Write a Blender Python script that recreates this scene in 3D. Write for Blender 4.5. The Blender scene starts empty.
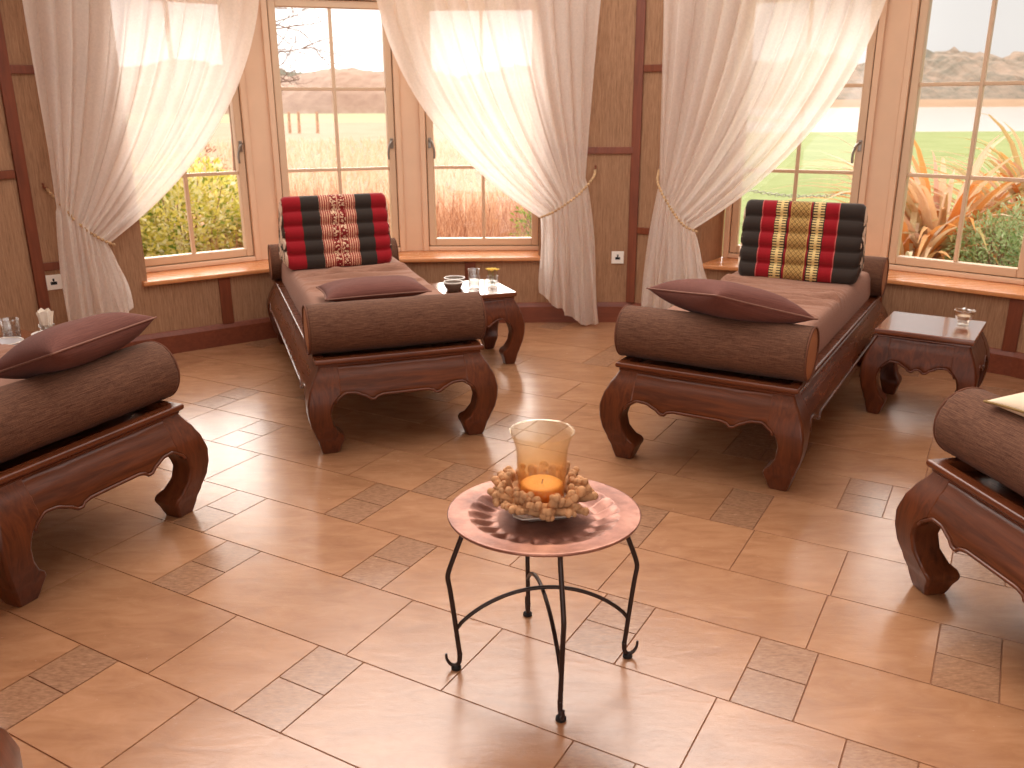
import bpy, bmesh, math, random
from math import sin, cos, pi, radians, sqrt
from mathutils import Vector, Matrix, noise
random.seed(7)
scene = bpy.context.scene
C = scene.collection

# ------------------------------------------------------------------ helpers
def lin(c):
    c /= 255.0
    return c / 12.92 if c <= 0.04045 else ((c + 0.055) / 1.055) ** 2.4
def rgb(r, g, b, k=1.0):
    return (lin(r) * k, lin(g) * k, lin(b) * k, 1.0)

class MB:
    """collects shapes and links them as ONE mesh object"""
    def __init__(s):
        s.v = []; s.f = []; s.m = []; s.uv = {}
    def vert(s, p):
        s.v.append(tuple(p)); return len(s.v) - 1
    def face(s, idx, m=0):
        s.f.append(tuple(idx)); s.m.append(m)
    def box(s, x0, x1, y0, y1, z0, z1, m=0, M=None):
        pts = [(x0, y0, z0), (x1, y0, z0), (x1, y1, z0), (x0, y1, z0), (x0, y0, z1), (x1, y0, z1), (x1, y1, z1), (x0, y1, z1)]
        if M is not None: pts = [M @ Vector(p) for p in pts]
        b = len(s.v); s.v += [tuple(p) for p in pts]
        for q in ((0, 3, 2, 1), (4, 5, 6, 7), (0, 1, 5, 4), (1, 2, 6, 5), (2, 3, 7, 6), (3, 0, 4, 7)):
            s.face([b + i for i in q], m)
    def rings(s, rings, m=0, cap=True, closed=True):
        """loft a list of equal-length point rings"""
        n = len(rings[0]); b = len(s.v)
        for r in rings: s.v += [tuple(p) for p in r]
        for i in range(len(rings) - 1):
            for j in range(n if closed else n - 1):
                k = (j + 1) % n
                s.face((b + i * n + j, b + i * n + k, b + (i + 1) * n + k, b + (i + 1) * n + j), m)
        if cap:
            s.face([b + j for j in range(n)][::-1], m)
            s.face([b + (len(rings) - 1) * n + j for j in range(n)], m)
    def tube(s, path, rad, n=8, m=0, cap=True):
        path = [Vector(p) for p in path]
        if not hasattr(rad, '__len__'): rad = [rad] * len(path)
        up = Vector((0, 0, 1)); prev = None; rs = []
        for i, p in enumerate(path):
            t = (path[min(i + 1, len(path) - 1)] - path[max(i - 1, 0)])
            if t.length < 1e-9: t = Vector((0, 0, 1))
            t.normalize()
            if prev is None:
                a = t.cross(up)
                if a.length < 1e-3: a = t.cross(Vector((1, 0, 0)))
            else:
                a = prev - t * prev.dot(t)
                if a.length < 1e-6: a = t.cross(Vector((1, 0, 0.3)))
            a.normalize(); prev = a; b = t.cross(a)
            rs.append([p + (a * cos(2 * pi * j / n) + b * sin(2 * pi * j / n)) * rad[i] for j in range(n)])
        s.rings(rs, m, cap)
    def lathe(s, prof, n=32, m=0, c=(0, 0, 0), cap=True):
        s.rings([[(c[0] + r * cos(2 * pi * j / n), c[1] + r * sin(2 * pi * j / n), c[2] + z) for j in range(n)] for r, z in prof], m, cap)
    def ball(s, c, r, n=8, k=6, m=0, sx=1, sy=1, sz=1):
        rs = []
        for i in range(k + 1):
            a = pi * i / k; rr = max(sin(a), 0.02)
            rs.append([(c[0] + r * sx * rr * cos(2 * pi * j / n), c[1] + r * sy * rr * sin(2 * pi * j / n), c[2] - r * sz * cos(a)) for j in range(n)])
        s.rings(rs, m, True)
    def prism(s, poly, z0, z1, m=0):
        s.rings([[(x, y, z0) for x, y in poly], [(x, y, z1) for x, y in poly]], m, True)
    def grid(s, P, m=0):
        """P: rows of points"""
        b = len(s.v); nr = len(P); nc = len(P[0])
        for r in P: s.v += [tuple(p) for p in r]
        for i in range(nr - 1):
            for j in range(nc - 1):
                s.face((b + i * nc + j, b + i * nc + j + 1, b + (i + 1) * nc + j + 1, b + (i + 1) * nc + j), m)
        return b
    def build(s, name, mats, parent=None, smooth=False, bevel=0.0, seg=2, weld=False, solid=0.0, sub=0, angle=40):
        me = bpy.data.meshes.new(name)
        me.from_pydata(s.v, [], s.f)
        if not isinstance(mats, (list, tuple)): mats = [mats]
        for q in mats: me.materials.append(q)
        me.polygons.foreach_set('material_index', s.m)
        bm = bmesh.new(); bm.from_mesh(me)
        if weld: bmesh.ops.remove_doubles(bm, verts=bm.verts, dist=1e-5)
        bmesh.ops.recalc_face_normals(bm, faces=bm.faces) if not s.uv and solid == 0 else None
        bm.to_mesh(me); bm.free()
        if s.uv:
            uvl = me.uv_layers.new(name='UVMap')
            for p in me.polygons:
                for li in p.loop_indices:
                    uvl.data[li].uv = s.uv.get(me.loops[li].vertex_index, (0, 0))
        o = bpy.data.objects.new(name, me); C.objects.link(o)
        if parent is not None: o.parent = parent
        if smooth:
            me.polygons.foreach_set('use_smooth', [True] * len(me.polygons))
        if bevel > 0:
            b = o.modifiers.new('bevel', 'BEVEL'); b.width = bevel; b.segments = seg; b.limit_method = 'ANGLE'; b.angle_limit = radians(angle)
            b.harden_normals = False
            me.polygons.foreach_set('use_smooth', [True] * len(me.polygons))
            w = o.modifiers.new('wn', 'WEIGHTED_NORMAL'); w.keep_sharp = True
        if solid:
            q = o.modifiers.new('solid', 'SOLIDIFY'); q.thickness = solid; q.offset = 0
        if sub:
            q = o.modifiers.new('sub', 'SUBSURF'); q.levels = sub; q.render_levels = sub
        return o

def tag(o, label=None, cat=None, group=None, kind=None):
    if label: o['label'] = label
    if cat: o['category'] = cat
    if group: o['group'] = group
    if kind: o['kind'] = kind
    return o
def empty(name, loc, rz=0.0, label=None, cat=None, group=None, kind=None):
    o = bpy.data.objects.new(name, None); C.objects.link(o)
    o.location = loc; o.rotation_euler = (0, 0, rz); o.empty_display_size = 0.1
    return tag(o, label, cat, group, kind)
def copy_tree(o, parent=None):
    c = o.copy(); C.objects.link(c)
    if parent is not None: c.parent = parent
    for ch in list(o.children): copy_tree(ch, c)
    return c
def interp(tab, x):
    """tab sorted by key"""
    if x <= tab[0][0]: return tab[0][1]
    for (a, va), (b, vb) in zip(tab, tab[1:]):
        if x <= b:
            t = (x - a) / (b - a); t = t * t * (3 - 2 * t) * 0.5 + t * 0.5
            return va + (vb - va) * t
    return tab[-1][1]
def arc(path, n=8):
    """Catmull-Rom resample"""
    P = [Vector(p) for p in path]; out = []
    for i in range(len(P) - 1):
        p0 = P[max(i - 1, 0)]; p1 = P[i]; p2 = P[i + 1]; p3 = P[min(i + 2, len(P) - 1)]
        for k in range(n):
            t = k / n
            out.append(0.5 * ((2 * p1) + (p2 - p0) * t + (2 * p0 - 5 * p1 + 4 * p2 - p3) * t * t + (3 * p1 - p0 - 3 * p2 + p3) * t ** 3))
    out.append(P[-1]); return out

# ------------------------------------------------------------------ materials
class NT:
    def __init__(s, name):
        s.mat = bpy.data.materials.new(name); s.mat.use_nodes = True
        s.t = s.mat.node_tree; s.t.nodes.clear()
        s.out = s.n('ShaderNodeOutputMaterial')
    def n(s, typ, **kw):
        x = s.t.nodes.new(typ)
        for k, v in kw.items():
            if k in ('i',):
                for a, b in v.items():
                    x.inputs[a].default_value = b
            else: setattr(x, k, v)
        return x
    def l(s, a, b): s.t.links.new(a, b)
    def coord(s, kind='Object', scale=(1, 1, 1), rot=(0, 0, 0)):
        tc = s.n('ShaderNodeTexCoord'); mp = s.n('ShaderNodeMapping')
        mp.inputs['Scale'].default_value = scale; mp.inputs['Rotation'].default_value = rot
        s.l(tc.outputs[kind], mp.inputs['Vector']); return mp.outputs['Vector']
    def noise(s, vec, scale, detail=4, rough=0.55, dist=0.0):
        x = s.n('ShaderNodeTexNoise'); x.inputs['Scale'].default_value = scale; x.inputs['Detail'].default_value = detail
        x.inputs['Roughness'].default_value = rough; x.inputs['Distortion'].default_value = dist
        s.l(vec, x.inputs['Vector']); return x.outputs['Fac']
    def ramp(s, fac, stops, interp='LINEAR'):
        r = s.n('ShaderNodeValToRGB'); r.color_ramp.interpolation = interp
        e = r.color_ramp.elements
        while len(e) < len(stops): e.new(0.5)
        for q, (p, c) in zip(e, stops): q.position = p; q.color = c
        s.l(fac, r.inputs['Fac']); return r.outputs['Color']
    def mix(s, fac, a, b, mode='MIX'):
        x = s.n('ShaderNodeMix', data_type='RGBA', blend_type=mode)
        for sock, v in ((x.inputs['Factor'], fac), (x.inputs['A'], a), (x.inputs['B'], b)):
            pass
        ins = [q for q in x.inputs if q.enabled]
        f, A, B = x.inputs[0], x.inputs[6], x.inputs[7]
        for sock, v in ((f, fac), (A, a), (B, b)):
            if hasattr(v, 'is_output'): s.l(v, sock)
            else: sock.default_value = v
        return x.outputs[2]
    def math(s, op, a, b=None):
        x = s.n('ShaderNodeMath', operation=op)
        for i, v in enumerate((a, b)):
            if v is None: continue
            if hasattr(v, 'is_output'): s.l(v, x.inputs[i])
            else: x.inputs[i].default_value = v
        return x.outputs[0]
    def bsdf(s, color, rough=0.5, spec=0.5, metal=0.0, bump=None, bstr=0.2, bdist=0.01, sheen=0.0, coat=0.0, **kw):
        b = s.n('ShaderNodeBsdfPrincipled')
        for k, v in (('Base Color', color), ('Roughness', rough), ('Specular IOR Level', spec), ('Metallic', metal), ('Sheen Weight', sheen), ('Coat Weight', coat)):
            if hasattr(v, 'is_output'): s.l(v, b.inputs[k])
            else: b.inputs[k].default_value = v
        for k, v in kw.items():
            b.inputs[k.replace('_', ' ')].default_value = v
        if bump is not None:
            bp = s.n('ShaderNodeBump'); bp.inputs['Strength'].default_value = bstr; bp.inputs['Distance'].default_value = bdist
            s.l(bump, bp.inputs['Height']); s.l(bp.outputs['Normal'], b.inputs['Normal'])
        s.l(b.outputs['BSDF'], s.out.inputs['Surface']); return b

def m_plain(name, c, rough=0.5, spec=0.4, metal=0.0, var=0.06, sc=6.0, **kw):
    t = NT(name); v = t.coord('Object'); f = t.noise(v, sc, 3)
    c2 = tuple(q * (1 - var * 2) for q in c[:3]) + (1,); c3 = tuple(min(1, q * (1 + var)) for q in c[:3]) + (1,)
    t.bsdf(t.ramp(f, [(0.3, c2), (0.7, c3)]), rough, spec, metal, **kw); return t.mat

def m_wood(name, dark, light, rough=0.35, scale=(1, 1, 1), axis='X', coat=0.0, spec=0.5):
    t = NT(name)
    sc = {'X': (1.2, 14, 14), 'Y': (14, 1.2, 14), 'Z': (14, 14, 1.2)}[axis]
    v = t.coord('Object', sc); f = t.noise(v, 2.6, 6, 0.62, 1.2)
    v2 = t.coord('Object', (1, 1, 1)); f2 = t.noise(v2, 3.0, 3)
    c = t.ramp(f, [(0.25, dark), (0.72, light)])
    c = t.mix(0.35, c, t.ramp(f2, [(0.3, dark), (0.75, light)]))
    t.bsdf(c, t.ramp(f, [(0, (rough + .1,) * 3 + (1,)), (1, (rough - .05,) * 3 + (1,))]), spec, bump=f, bstr=0.08, bdist=0.004, coat=coat); return t.mat

def m_fabric(name, dark, light, sx=180, sy=40, rough=0.9, axis=0, bstr=0.25, sheen=0.03):
    """slubby woven cloth: stretched noise in two directions"""
    t = NT(name)
    sc = [6, 6, 6]; sc[axis] = 0.16
    v = t.coord('Object', tuple(sc)); f = t.noise(v, sx / 6, 4, 0.7)
    sc2 = [1, 1, 1]; sc2[axis] = 12
    v2 = t.coord('Object', tuple(sc2)); f2 = t.noise(v2, sy, 2, 0.6)
    h = t.math('ADD', t.math('MULTIPLY', f, 0.8), t.math('MULTIPLY', f2, 0.2))
    c = t.ramp(h, [(0.36, dark), (0.64, light)])
    t.bsdf(c, rough, 0.15, bump=h, bstr=bstr, bdist=0.003, sheen=sheen); return t.mat

M = {}
M['wood'] = m_wood('dark_wood', rgb(42, 17, 8), rgb(116, 61, 34), 0.28, axis='X', coat=0.0, spec=0.35)
M['wood_leg'] = m_wood('dark_wood_leg', rgb(42, 17, 8), rgb(118, 62, 35), 0.28, axis='Z', coat=0.0, spec=0.35)
M['wood_side'] = m_wood('dark_wood_side', rgb(46, 19, 9), rgb(126, 67, 37), 0.26, axis='Y', coat=0.0, spec=0.35)
M['frame_wood'] = m_wood('frame_wood', rgb(74, 33, 17), rgb(112, 58, 32), 0.26, axis='X', spec=0.4)
M['table_wood'] = m_wood('table_wood', rgb(84, 40, 24), rgb(140, 80, 52), 0.18, axis='X', coat=0.6)
M['table_leg'] = m_wood('table_leg_wood', rgb(46, 18, 9), rgb(116, 58, 32), 0.32, axis='Z', coat=0.0, spec=0.35)
M['batten'] = m_wood('batten_wood', rgb(92, 42, 23), rgb(138, 70, 41), 0.42, axis='Z')
M['sill'] = m_wood('sill_wood', rgb(186, 112, 62), rgb(232, 162, 106), 0.24, axis='X', coat=0.3)
M['skirting'] = m_wood('skirting_wood', rgb(96, 44, 28), rgb(140, 74, 48), 0.4, axis='X')
M['cream'] = m_plain('cream_paint', rgb(226, 190, 158), 0.45, 0.4, var=0.02)
M['cream_sash'] = m_plain('cream_sash_paint', rgb(214, 182, 150), 0.42, 0.4, var=0.02)
M['gap_shade'] = m_plain('dark_gap_shade', rgb(66, 48, 38), 0.6, 0.2)  # dark colour for the shaded gap around the sash
M['ceiling'] = m_plain('ceiling_paint', rgb(240, 226, 210), 0.8, 0.2, var=0.02)
M['steel'] = m_plain('brushed_steel', rgb(150, 140, 130), 0.35, 0.5, 0.9)
M['iron'] = m_plain('wrought_iron', rgb(58, 44, 40), 0.42, 0.5, 0.6, var=0.15, sc=40)
M['white_plastic'] = m_plain('white_plastic', rgb(238, 228, 216), 0.4, 0.4, var=0.01)
M['black'] = m_plain('black_plastic', rgb(22, 20, 20), 0.5, 0.3)
M['porcelain'] = m_plain('porcelain', rgb(236, 226, 214), 0.2, 0.5, var=0.02)
M['paper'] = m_plain('paper', rgb(246, 234, 218), 0.9, 0.1, var=0.03)
M['bolster'] = m_fabric('bolster_weave', rgb(62, 38, 28), rgb(124, 86, 66), 640, 60, axis=0, bstr=0.4)
M['bolster_end'] = m_plain('bolster_end_cloth', rgb(168, 112, 76), 0.85, 0.15, var=0.06)
M['piping'] = m_plain('brown_piping', rgb(104, 66, 50), 0.85, 0.15)
M['mattress'] = m_fabric('mattress_cloth', rgb(138, 98, 80), rgb(164, 122, 102), 260, 120, axis=0, bstr=0.12, sheen=0.05)
M['pillow'] = m_fabric('pillow_cloth', rgb(92, 54, 46), rgb(114, 70, 60), 300, 120, axis=0, bstr=0.12, sheen=0.04)
M['pillow_piping'] = m_plain('pillow_piping', rgb(132, 92, 78), 0.8, 0.2)
M['cream_cloth'] = m_plain('cream_cloth', rgb(222, 202, 176), 0.9, 0.15, var=0.05)
M['olive_cloth'] = m_plain('olive_cloth', rgb(138, 112, 72), 0.9, 0.15, var=0.08)
M['rope'] = m_plain('cord_rope', rgb(206, 168, 126), 0.85, 0.15, var=0.2, sc=60)
M['candle'] = None

def m_wall():
    t = NT('grasscloth')
    v = t.coord('Object', (9, 9, 0.5)); f = t.noise(v, 14, 5, 0.72)
    v2 = t.coord('Object', (40, 40, 2.2)); f2 = t.noise(v2, 9, 3, 0.6)
    v3 = t.coord('Object', (1, 1, 1)); f3 = t.noise(v3, 1.6, 3)
    h = t.math('ADD', t.math('MULTIPLY', f, 0.6), t.math('MULTIPLY', f2, 0.4))
    c = t.ramp(h, [(0.33, rgb(116, 82, 58)), (0.55, rgb(168, 127, 96)), (0.75, rgb(194, 155, 122))])
    c = t.mix(0.25, c, t.ramp(f3, [(0.3, rgb(140, 102, 74)), (0.7, rgb(176, 134, 102))]))
    t.bsdf(c, 0.8, 0.2, bump=h, bstr=0.35, bdist=0.004); return t.mat
M['wall'] = m_wall()

def m_tile():
    t = NT('stone_tile')
    at = t.n('ShaderNodeAttribute', attribute_name='tint')
    sep = t.n('ShaderNodeSeparateColor'); t.l(at.outputs['Color'], sep.inputs['Color'])
    rot = (0, 0, radians(29.45))
    v = t.coord('Object', (1.0, 3.0, 1), rot)
    off = t.n('ShaderNodeVectorMath', operation='ADD'); t.l(v, off.inputs[0]); t.l(at.outputs['Color'], off.inputs[1])
    vv = off.outputs['Vector']
    f = t.noise(vv, 6.0, 7, 0.66, 0.6); f2 = t.noise(vv, 45, 4, 0.7); f3 = t.noise(vv, 1.8, 3, 0.5)
    main = t.ramp(f, [(0.28, rgb(146, 101, 70)), (0.5, rgb(169, 121, 86)), (0.75, rgb(188, 140, 104))])
    main = t.mix(0.3, main, t.ramp(f3, [(0.3, rgb(142, 97, 67)), (0.7, rgb(186, 136, 100))]))
    acc = t.ramp(f2, [(0.3, rgb(134, 96, 72)), (0.7, rgb(174, 130, 98))])
    c = t.mix(sep.outputs[1], main, acc)
    # slight brightness change from tile to tile
    c = t.mix(1.0, c, t.ramp(sep.outputs[0], [(0, (0.90, 0.89, 0.88, 1)), (1, (1.0, 1.0, 1.0, 1))]), 'MULTIPLY')
    h = t.math('ADD', t.math('MULTIPLY', f, 0.8), t.math('MULTIPLY', f2, 0.3))
    r = t.ramp(f2, [(0.2, (0.15,) * 3 + (1,)), (0.8, (0.30,) * 3 + (1,))])
    t.bsdf(c, r, 0.6, bump=h, bstr=0.16, bdist=0.006); return t.mat
M['tile'] = m_tile()
M['grout'] = m_plain('grout', rgb(150, 106, 80), 0.85, 0.2, var=0.05)

def m_sheer():
    t = NT('sheer_voile')
    v = t.coord('Object', (1, 1, 1)); f = t.noise(v, 70, 3, 0.7)
    tr = t.n('ShaderNodeBsdfTransparent', i={'Color': (1, 1, 1, 1)})
    tl = t.n('ShaderNodeBsdfTranslucent', i={'Color': rgb(255, 250, 245)})
    df = t.n('ShaderNodeBsdfDiffuse', i={'Color': rgb(250, 234, 220)})
    m1 = t.n('ShaderNodeMixShader', i={0: 0.42}); t.l(tl.outputs[0], m1.inputs[1]); t.l(df.outputs[0], m1.inputs[2])
    m2 = t.n('ShaderNodeMixShader')
    t.l(t.ramp(f, [(0.25, (0.78,) * 3 + (1,)), (0.75, (0.90,) * 3 + (1,))]), m2.inputs[0])
    t.l(tr.outputs[0], m2.inputs[1]); t.l(m1.outputs[0], m2.inputs[2])
    t.l(m2.outputs[0], t.out.inputs['Surface']); return t.mat
M['sheer'] = m_sheer()

def m_glass(name, tint=(1, 1, 1, 1), gloss=0.08, rough=0.02):
    t = NT(name)
    tr = t.n('ShaderNodeBsdfTransparent', i={'Color': tint}); gl = t.n('ShaderNodeBsdfGlossy', i={'Color': (1, 1, 1, 1), 'Roughness': rough})
    lw = t.n('ShaderNodeLayerWeight', i={'Blend': 0.5})
    k = t.math('ADD', t.math('MULTIPLY', t.math('POWER', lw.outputs['Facing'], 4.0), 0.7), 0.03 + gloss * 0.2)
    mx = t.n('ShaderNodeMixShader'); t.l(k, mx.inputs[0]); t.l(tr.outputs[0], mx.inputs[1]); t.l(gl.outputs[0], mx.inputs[2])
    t.l(mx.outputs[0], t.out.inputs['Surface']); return t.mat
M['pane'] = m_glass('window_glass', (0.98, 0.985, 0.98, 1), 0.04)
M['glass'] = m_glass('drinking_glass', (0.90, 0.89, 0.87, 1), 0.5)
M['water'] = m_glass('water', (0.88, 0.89, 0.9, 1), 0.2)

def m_crackle():
    t = NT('crackle_glass')
    v = t.coord('Object', (1, 1, 1))
    vo = t.n('ShaderNodeTexVoronoi', feature='DISTANCE_TO_EDGE'); vo.inputs['Scale'].default_value = 170; t.l(v, vo.inputs['Vector'])
    f = t.noise(v, 190, 4, 0.75)
    cr = t.ramp(vo.outputs['Distance'], [(0.0, (1, 1, 1, 1)), (0.16, (0, 0, 0, 1))])
    tc = t.n('ShaderNodeTexCoord'); sp = t.n('ShaderNodeSeparateXYZ'); t.l(tc.outputs['Generated'], sp.inputs[0])
    # amber tint of the glass, denser at the waist and base
    amber = t.ramp(sp.outputs['Z'], [(0.0, rgb(250, 214, 158)), (0.4, rgb(252, 238, 212)), (0.85, rgb(254, 250, 243))])
    tr = t.n('ShaderNodeBsdfTransparent'); t.l(amber, tr.inputs['Color'])
    gl = t.n('ShaderNodeBsdfGlossy', i={'Roughness': 0.12, 'Color': rgb(255, 245, 225)})
    df = t.n('ShaderNodeBsdfTranslucent', i={'Color': rgb(246, 214, 160)})
    d2 = t.n('ShaderNodeBsdfDiffuse', i={'Color': rgb(236, 200, 148)})
    m0 = t.n('ShaderNodeMixShader', i={0: 0.5}); t.l(df.outputs[0], m0.inputs[1]); t.l(d2.outputs[0], m0.inputs[2])
    m1 = t.n('ShaderNodeMixShader'); k = t.math('ADD', t.math('MULTIPLY', cr, 0.13), t.math('MULTIPLY', f, 0.015)); t.l(k, m1.inputs[0])
    t.l(tr.outputs[0], m1.inputs[1]); t.l(m0.outputs[0], m1.inputs[2])
    lw = t.n('ShaderNodeLayerWeight', i={'Blend': 0.5}); m2 = t.n('ShaderNodeMixShader'); t.l(t.math('ADD', t.math('MULTIPLY', t.math('POWER', lw.outputs['Facing'], 3.0), 0.6), 0.06), m2.inputs[0])
    bp = t.n('ShaderNodeBump', i={'Strength': 0.5, 'Distance': 0.002}); t.l(cr, bp.inputs['Height']); t.l(bp.outputs[0], gl.inputs['Normal'])
    t.l(m1.outputs[0], m2.inputs[1]); t.l(gl.outputs[0], m2.inputs[2]); t.l(m2.outputs[0], t.out.inputs['Surface']); return t.mat
M['crackle'] = m_crackle()

def m_candle():
    t = NT('orange_wax')
    v = t.coord('Object'); f = t.noise(v, 12, 3)
    t.bsdf(t.ramp(f, [(0.3, rgb(224, 150, 70)), (0.7, rgb(238, 184, 112))]), 0.5, 0.4, Subsurface_Weight=0.25, Subsurface_Scale=0.02)
    return t.mat
M['candle'] = m_candle()

def m_copper():
    t = NT('aged_copper')
    v = t.coord('Object'); f = t.noise(v, 9, 6, 0.65); f2 = t.noise(v, 60, 3)
    vo = t.n('ShaderNodeTexVoronoi'); vo.inputs['Scale'].default_value = 55; t.l(v, vo.inputs['Vector'])
    c = t.ramp(f, [(0.25, rgb(92, 56, 46)), (0.5, rgb(146, 98, 82)), (0.78, rgb(186, 136, 116))])
    r = t.ramp(f2, [(0.2, (0.28,) * 3 + (1,)), (0.8, (0.5,) * 3 + (1,))])
    h = t.math('ADD', vo.outputs['Distance'], t.math('MULTIPLY', f2, 0.3))
    t.bsdf(c, r, 0.5, 0.55, bump=h, bstr=0.12, bdist=0.003); return t.mat
M['copper'] = m_copper()
M['coral'] = m_plain('coral', rgb(196, 146, 104), 0.8, 0.2, var=0.14, sc=30)
M['coral_tip'] = M['coral']
M['bowl_dark'] = m_plain('speckled_bowl', rgb(128, 110, 96), 0.6, 0.3, var=0.25, sc=140)

def m_thai(name, stops, kind):
    t = NT(name)
    tc = t.n('ShaderNodeTexCoord'); sp = t.n('ShaderNodeSeparateXYZ'); t.l(tc.outputs['UV'], sp.inputs[0])
    u, vv = sp.outputs[0], sp.outputs[1]
    base = t.ramp(u, stops, 'CONSTANT')
    ob = t.coord('Object'); nz = t.noise(ob, 240, 2, 0.7)
    def band(a, b):
        return t.math('MULTIPLY', t.math('GREATER_THAN', u, a), t.math('LESS_THAN', u, b))
    def fr(x, k, o=0.0): return t.math('FRACT', t.math('ADD', t.math('MULTIPLY', x, k), o))
    if kind == 'stripes':
        # cream dashes woven over the red panel, with two columns of little curled figures
        dash = t.math('GREATER_THAN', fr(u, 46), 0.55)
        wob = t.noise(t.coord('UV', (120, 14, 1)), 1.0, 3, 0.8)
        dash = t.math('MULTIPLY', dash, t.math('GREATER_THAN', wob, 0.44))
        pat = t.math('MULTIPLY', band(.345, .69), dash)
        c = t.mix(t.math('MULTIPLY', pat, 0.85), base, rgb(238, 204, 168))
        wn = t.n('ShaderNodeTexVoronoi', feature='F1'); wn.inputs['Scale'].default_value = 1.0
        t.l(t.coord('UV', (44, 8.0, 1)), wn.inputs['Vector'])
        ring = t.math('MULTIPLY', t.math('GREATER_THAN', wn.outputs['Distance'], 0.22), t.math('LESS_THAN', wn.outputs['Distance'], 0.45))
        cols = t.math('ADD', band(.45, .505), band(.53, .585))
        c = t.mix(cols, c, rgb(132, 30, 30))
        c = t.mix(t.math('MULTIPLY', cols, ring), c, rgb(240, 214, 180))
    else:
        # gold lattice in the middle, comb bands beside it
        def comb(a, b, flip):
            tooth = t.math('GREATER_THAN', fr(vv, 6.0, 0.1), 0.45)
            mid = t.math('LESS_THAN', t.math('ABSOLUTE', t.math('SUBTRACT', u, (a + b) / 2)), (b - a) * 0.13)
            return t.math('MULTIPLY', band(a, b), t.math('MAXIMUM', tooth, mid))
        c = t.mix(t.math('MAXIMUM', comb(.27, .365, 0), comb(.585, .675, 1)), base, rgb(222, 196, 132))
        d1 = t.math('ABSOLUTE', t.math('SUBTRACT', fr(t.math('ADD', t.math('MULTIPLY', u, 24), t.math('MULTIPLY', vv, 3.0)), 1.0), 0.5))
        d2 = t.math('ABSOLUTE', t.math('SUBTRACT', fr(t.math('SUBTRACT', t.math('MULTIPLY', u, 24), t.math('MULTIPLY', vv, 3.0)), 1.0), 0.5))
        lat = t.math('LESS_THAN', t.math('MINIMUM', d1, d2), 0.13)
        c = t.mix(t.math('MULTIPLY', t.math('MULTIPLY', lat, band(.40, .55)), 0.8), c, rgb(92, 58, 30))
        dot = t.math('GREATER_THAN', t.math('MINIMUM', d1, d2), 0.36)
        c = t.mix(t.math('MULTIPLY', t.math('MULTIPLY', dot, band(.40, .55)), 0.8), c, rgb(120, 40, 30))
    c = t.mix(0.18, c, t.ramp(nz, [(0.3, (0.02, 0.015, 0.012, 1)), (0.7, (0.6, 0.5, 0.4, 1))]), 'OVERLAY')
    t.bsdf(c, 0.85, 0.2, bump=nz, bstr=0.15, bdist=0.002, sheen=0.2); return t.mat
RED = rgb(150, 14, 26); DK = rgb(52, 42, 36); GD = rgb(196, 160, 92)
M['thai_red'] = m_thai('thai_red_cushion', [(0, RED), (.17, DK), (.345, rgb(150, 40, 36)), (.69, DK), (.85, RED)], 'stripes')
M['thai_gold'] = m_thai('thai_gold_cushion', [(0, DK), (.148, rgb(196, 96, 90)), (.156, RED), (.262, DK), (.372, rgb(134, 20, 28)), (.392, GD), (.556, rgb(134, 20, 28)), (.574, DK), (.682, RED), (.786, rgb(196, 96, 90)), (.794, DK)], 'lattice')
def m_thai_end():
    t = NT('thai_end_cloth')
    tc = t.coord('Object', (1, 1, 1))
    ck = t.n('ShaderNodeTexVoronoi', feature='F1'); ck.inputs['Scale'].default_value = 16; t.l(tc, ck.inputs['Vector'])
    t.bsdf(t.ramp(ck.outputs['Distance'], [(0.0, rgb(226, 200, 176)), (0.5, rgb(224, 196, 172)), (0.52, rgb(70, 54, 46))], 'CONSTANT'), 0.9, 0.15); return t.mat
M['thai_end'] = m_thai_end()

OUTK = 0.8
def m_leaf(name, cols, rough=0.5, sc=4.0, transl=0.5):
    t = NT(name)
    at = t.n('ShaderNodeAttribute', attribute_name='tint')
    sep = t.n('ShaderNodeSeparateColor'); t.l(at.outputs['Color'], sep.inputs['Color'])
    stops = [(i / max(1, len(cols) - 1), tuple(q * OUTK for q in c[:3]) + (1,)) for i, c in enumerate(cols)]
    c = t.ramp(sep.outputs[0], stops)
    d = t.n('ShaderNodeBsdfDiffuse'); tl = t.n('ShaderNodeBsdfTranslucent'); t.l(c, d.inputs[0]); t.l(c, tl.inputs[0])
    mx = t.n('ShaderNodeMixShader', i={0: transl}); t.l(d.outputs[0], mx.inputs[1]); t.l(tl.outputs[0], mx.inputs[2])
    t.l(mx.outputs[0], t.out.inputs['Surface']); return t.mat

def m_ground(name, cols, s1=0.6, s2=8.0, stretch=(1, 1, 1), rough=0.95, k=0.5):
    t = NT(name)
    v = t.coord('Object', stretch); f = t.noise(v, s1, 6, 0.65); f2 = t.noise(v, s2, 5, 0.7)
    h = t.math('ADD', t.math('MULTIPLY', f, 0.6), t.math('MULTIPLY', f2, 0.4))
    cols = [tuple(q * k for q in c[:3]) + (1,) for c in cols]
    n = len(cols)
    c = t.ramp(h, [(0.3 + 0.4 * i / (n - 1), q) for i, q in enumerate(cols)])
    t.bsdf(c, rough, 0.1, bump=f2, bstr=0.3, bdist=0.05); return t.mat

# ------------------------------------------------------------------ camera
cam = bpy.data.cameras.new('camera'); co = bpy.data.objects.new('camera', cam); C.objects.link(co)
cam.sensor_width = 36.0; cam.lens = 875.0 / 1024 * 36.0; cam.clip_start = 0.02; cam.clip_end = 3000
co.location = (0, 0, 1.5)
co.matrix_world = Matrix.Translation((0, 0, 1.5)) @ Matrix.Rotation(radians(90 - 17.8), 4, 'X') @ Matrix.Rotation(radians(-0.25), 4, 'Z')
cam.dof.use_dof = True; cam.dof.focus_distance = 3.0; cam.dof.aperture_fstop = 4.5
scene.camera = co

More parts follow.
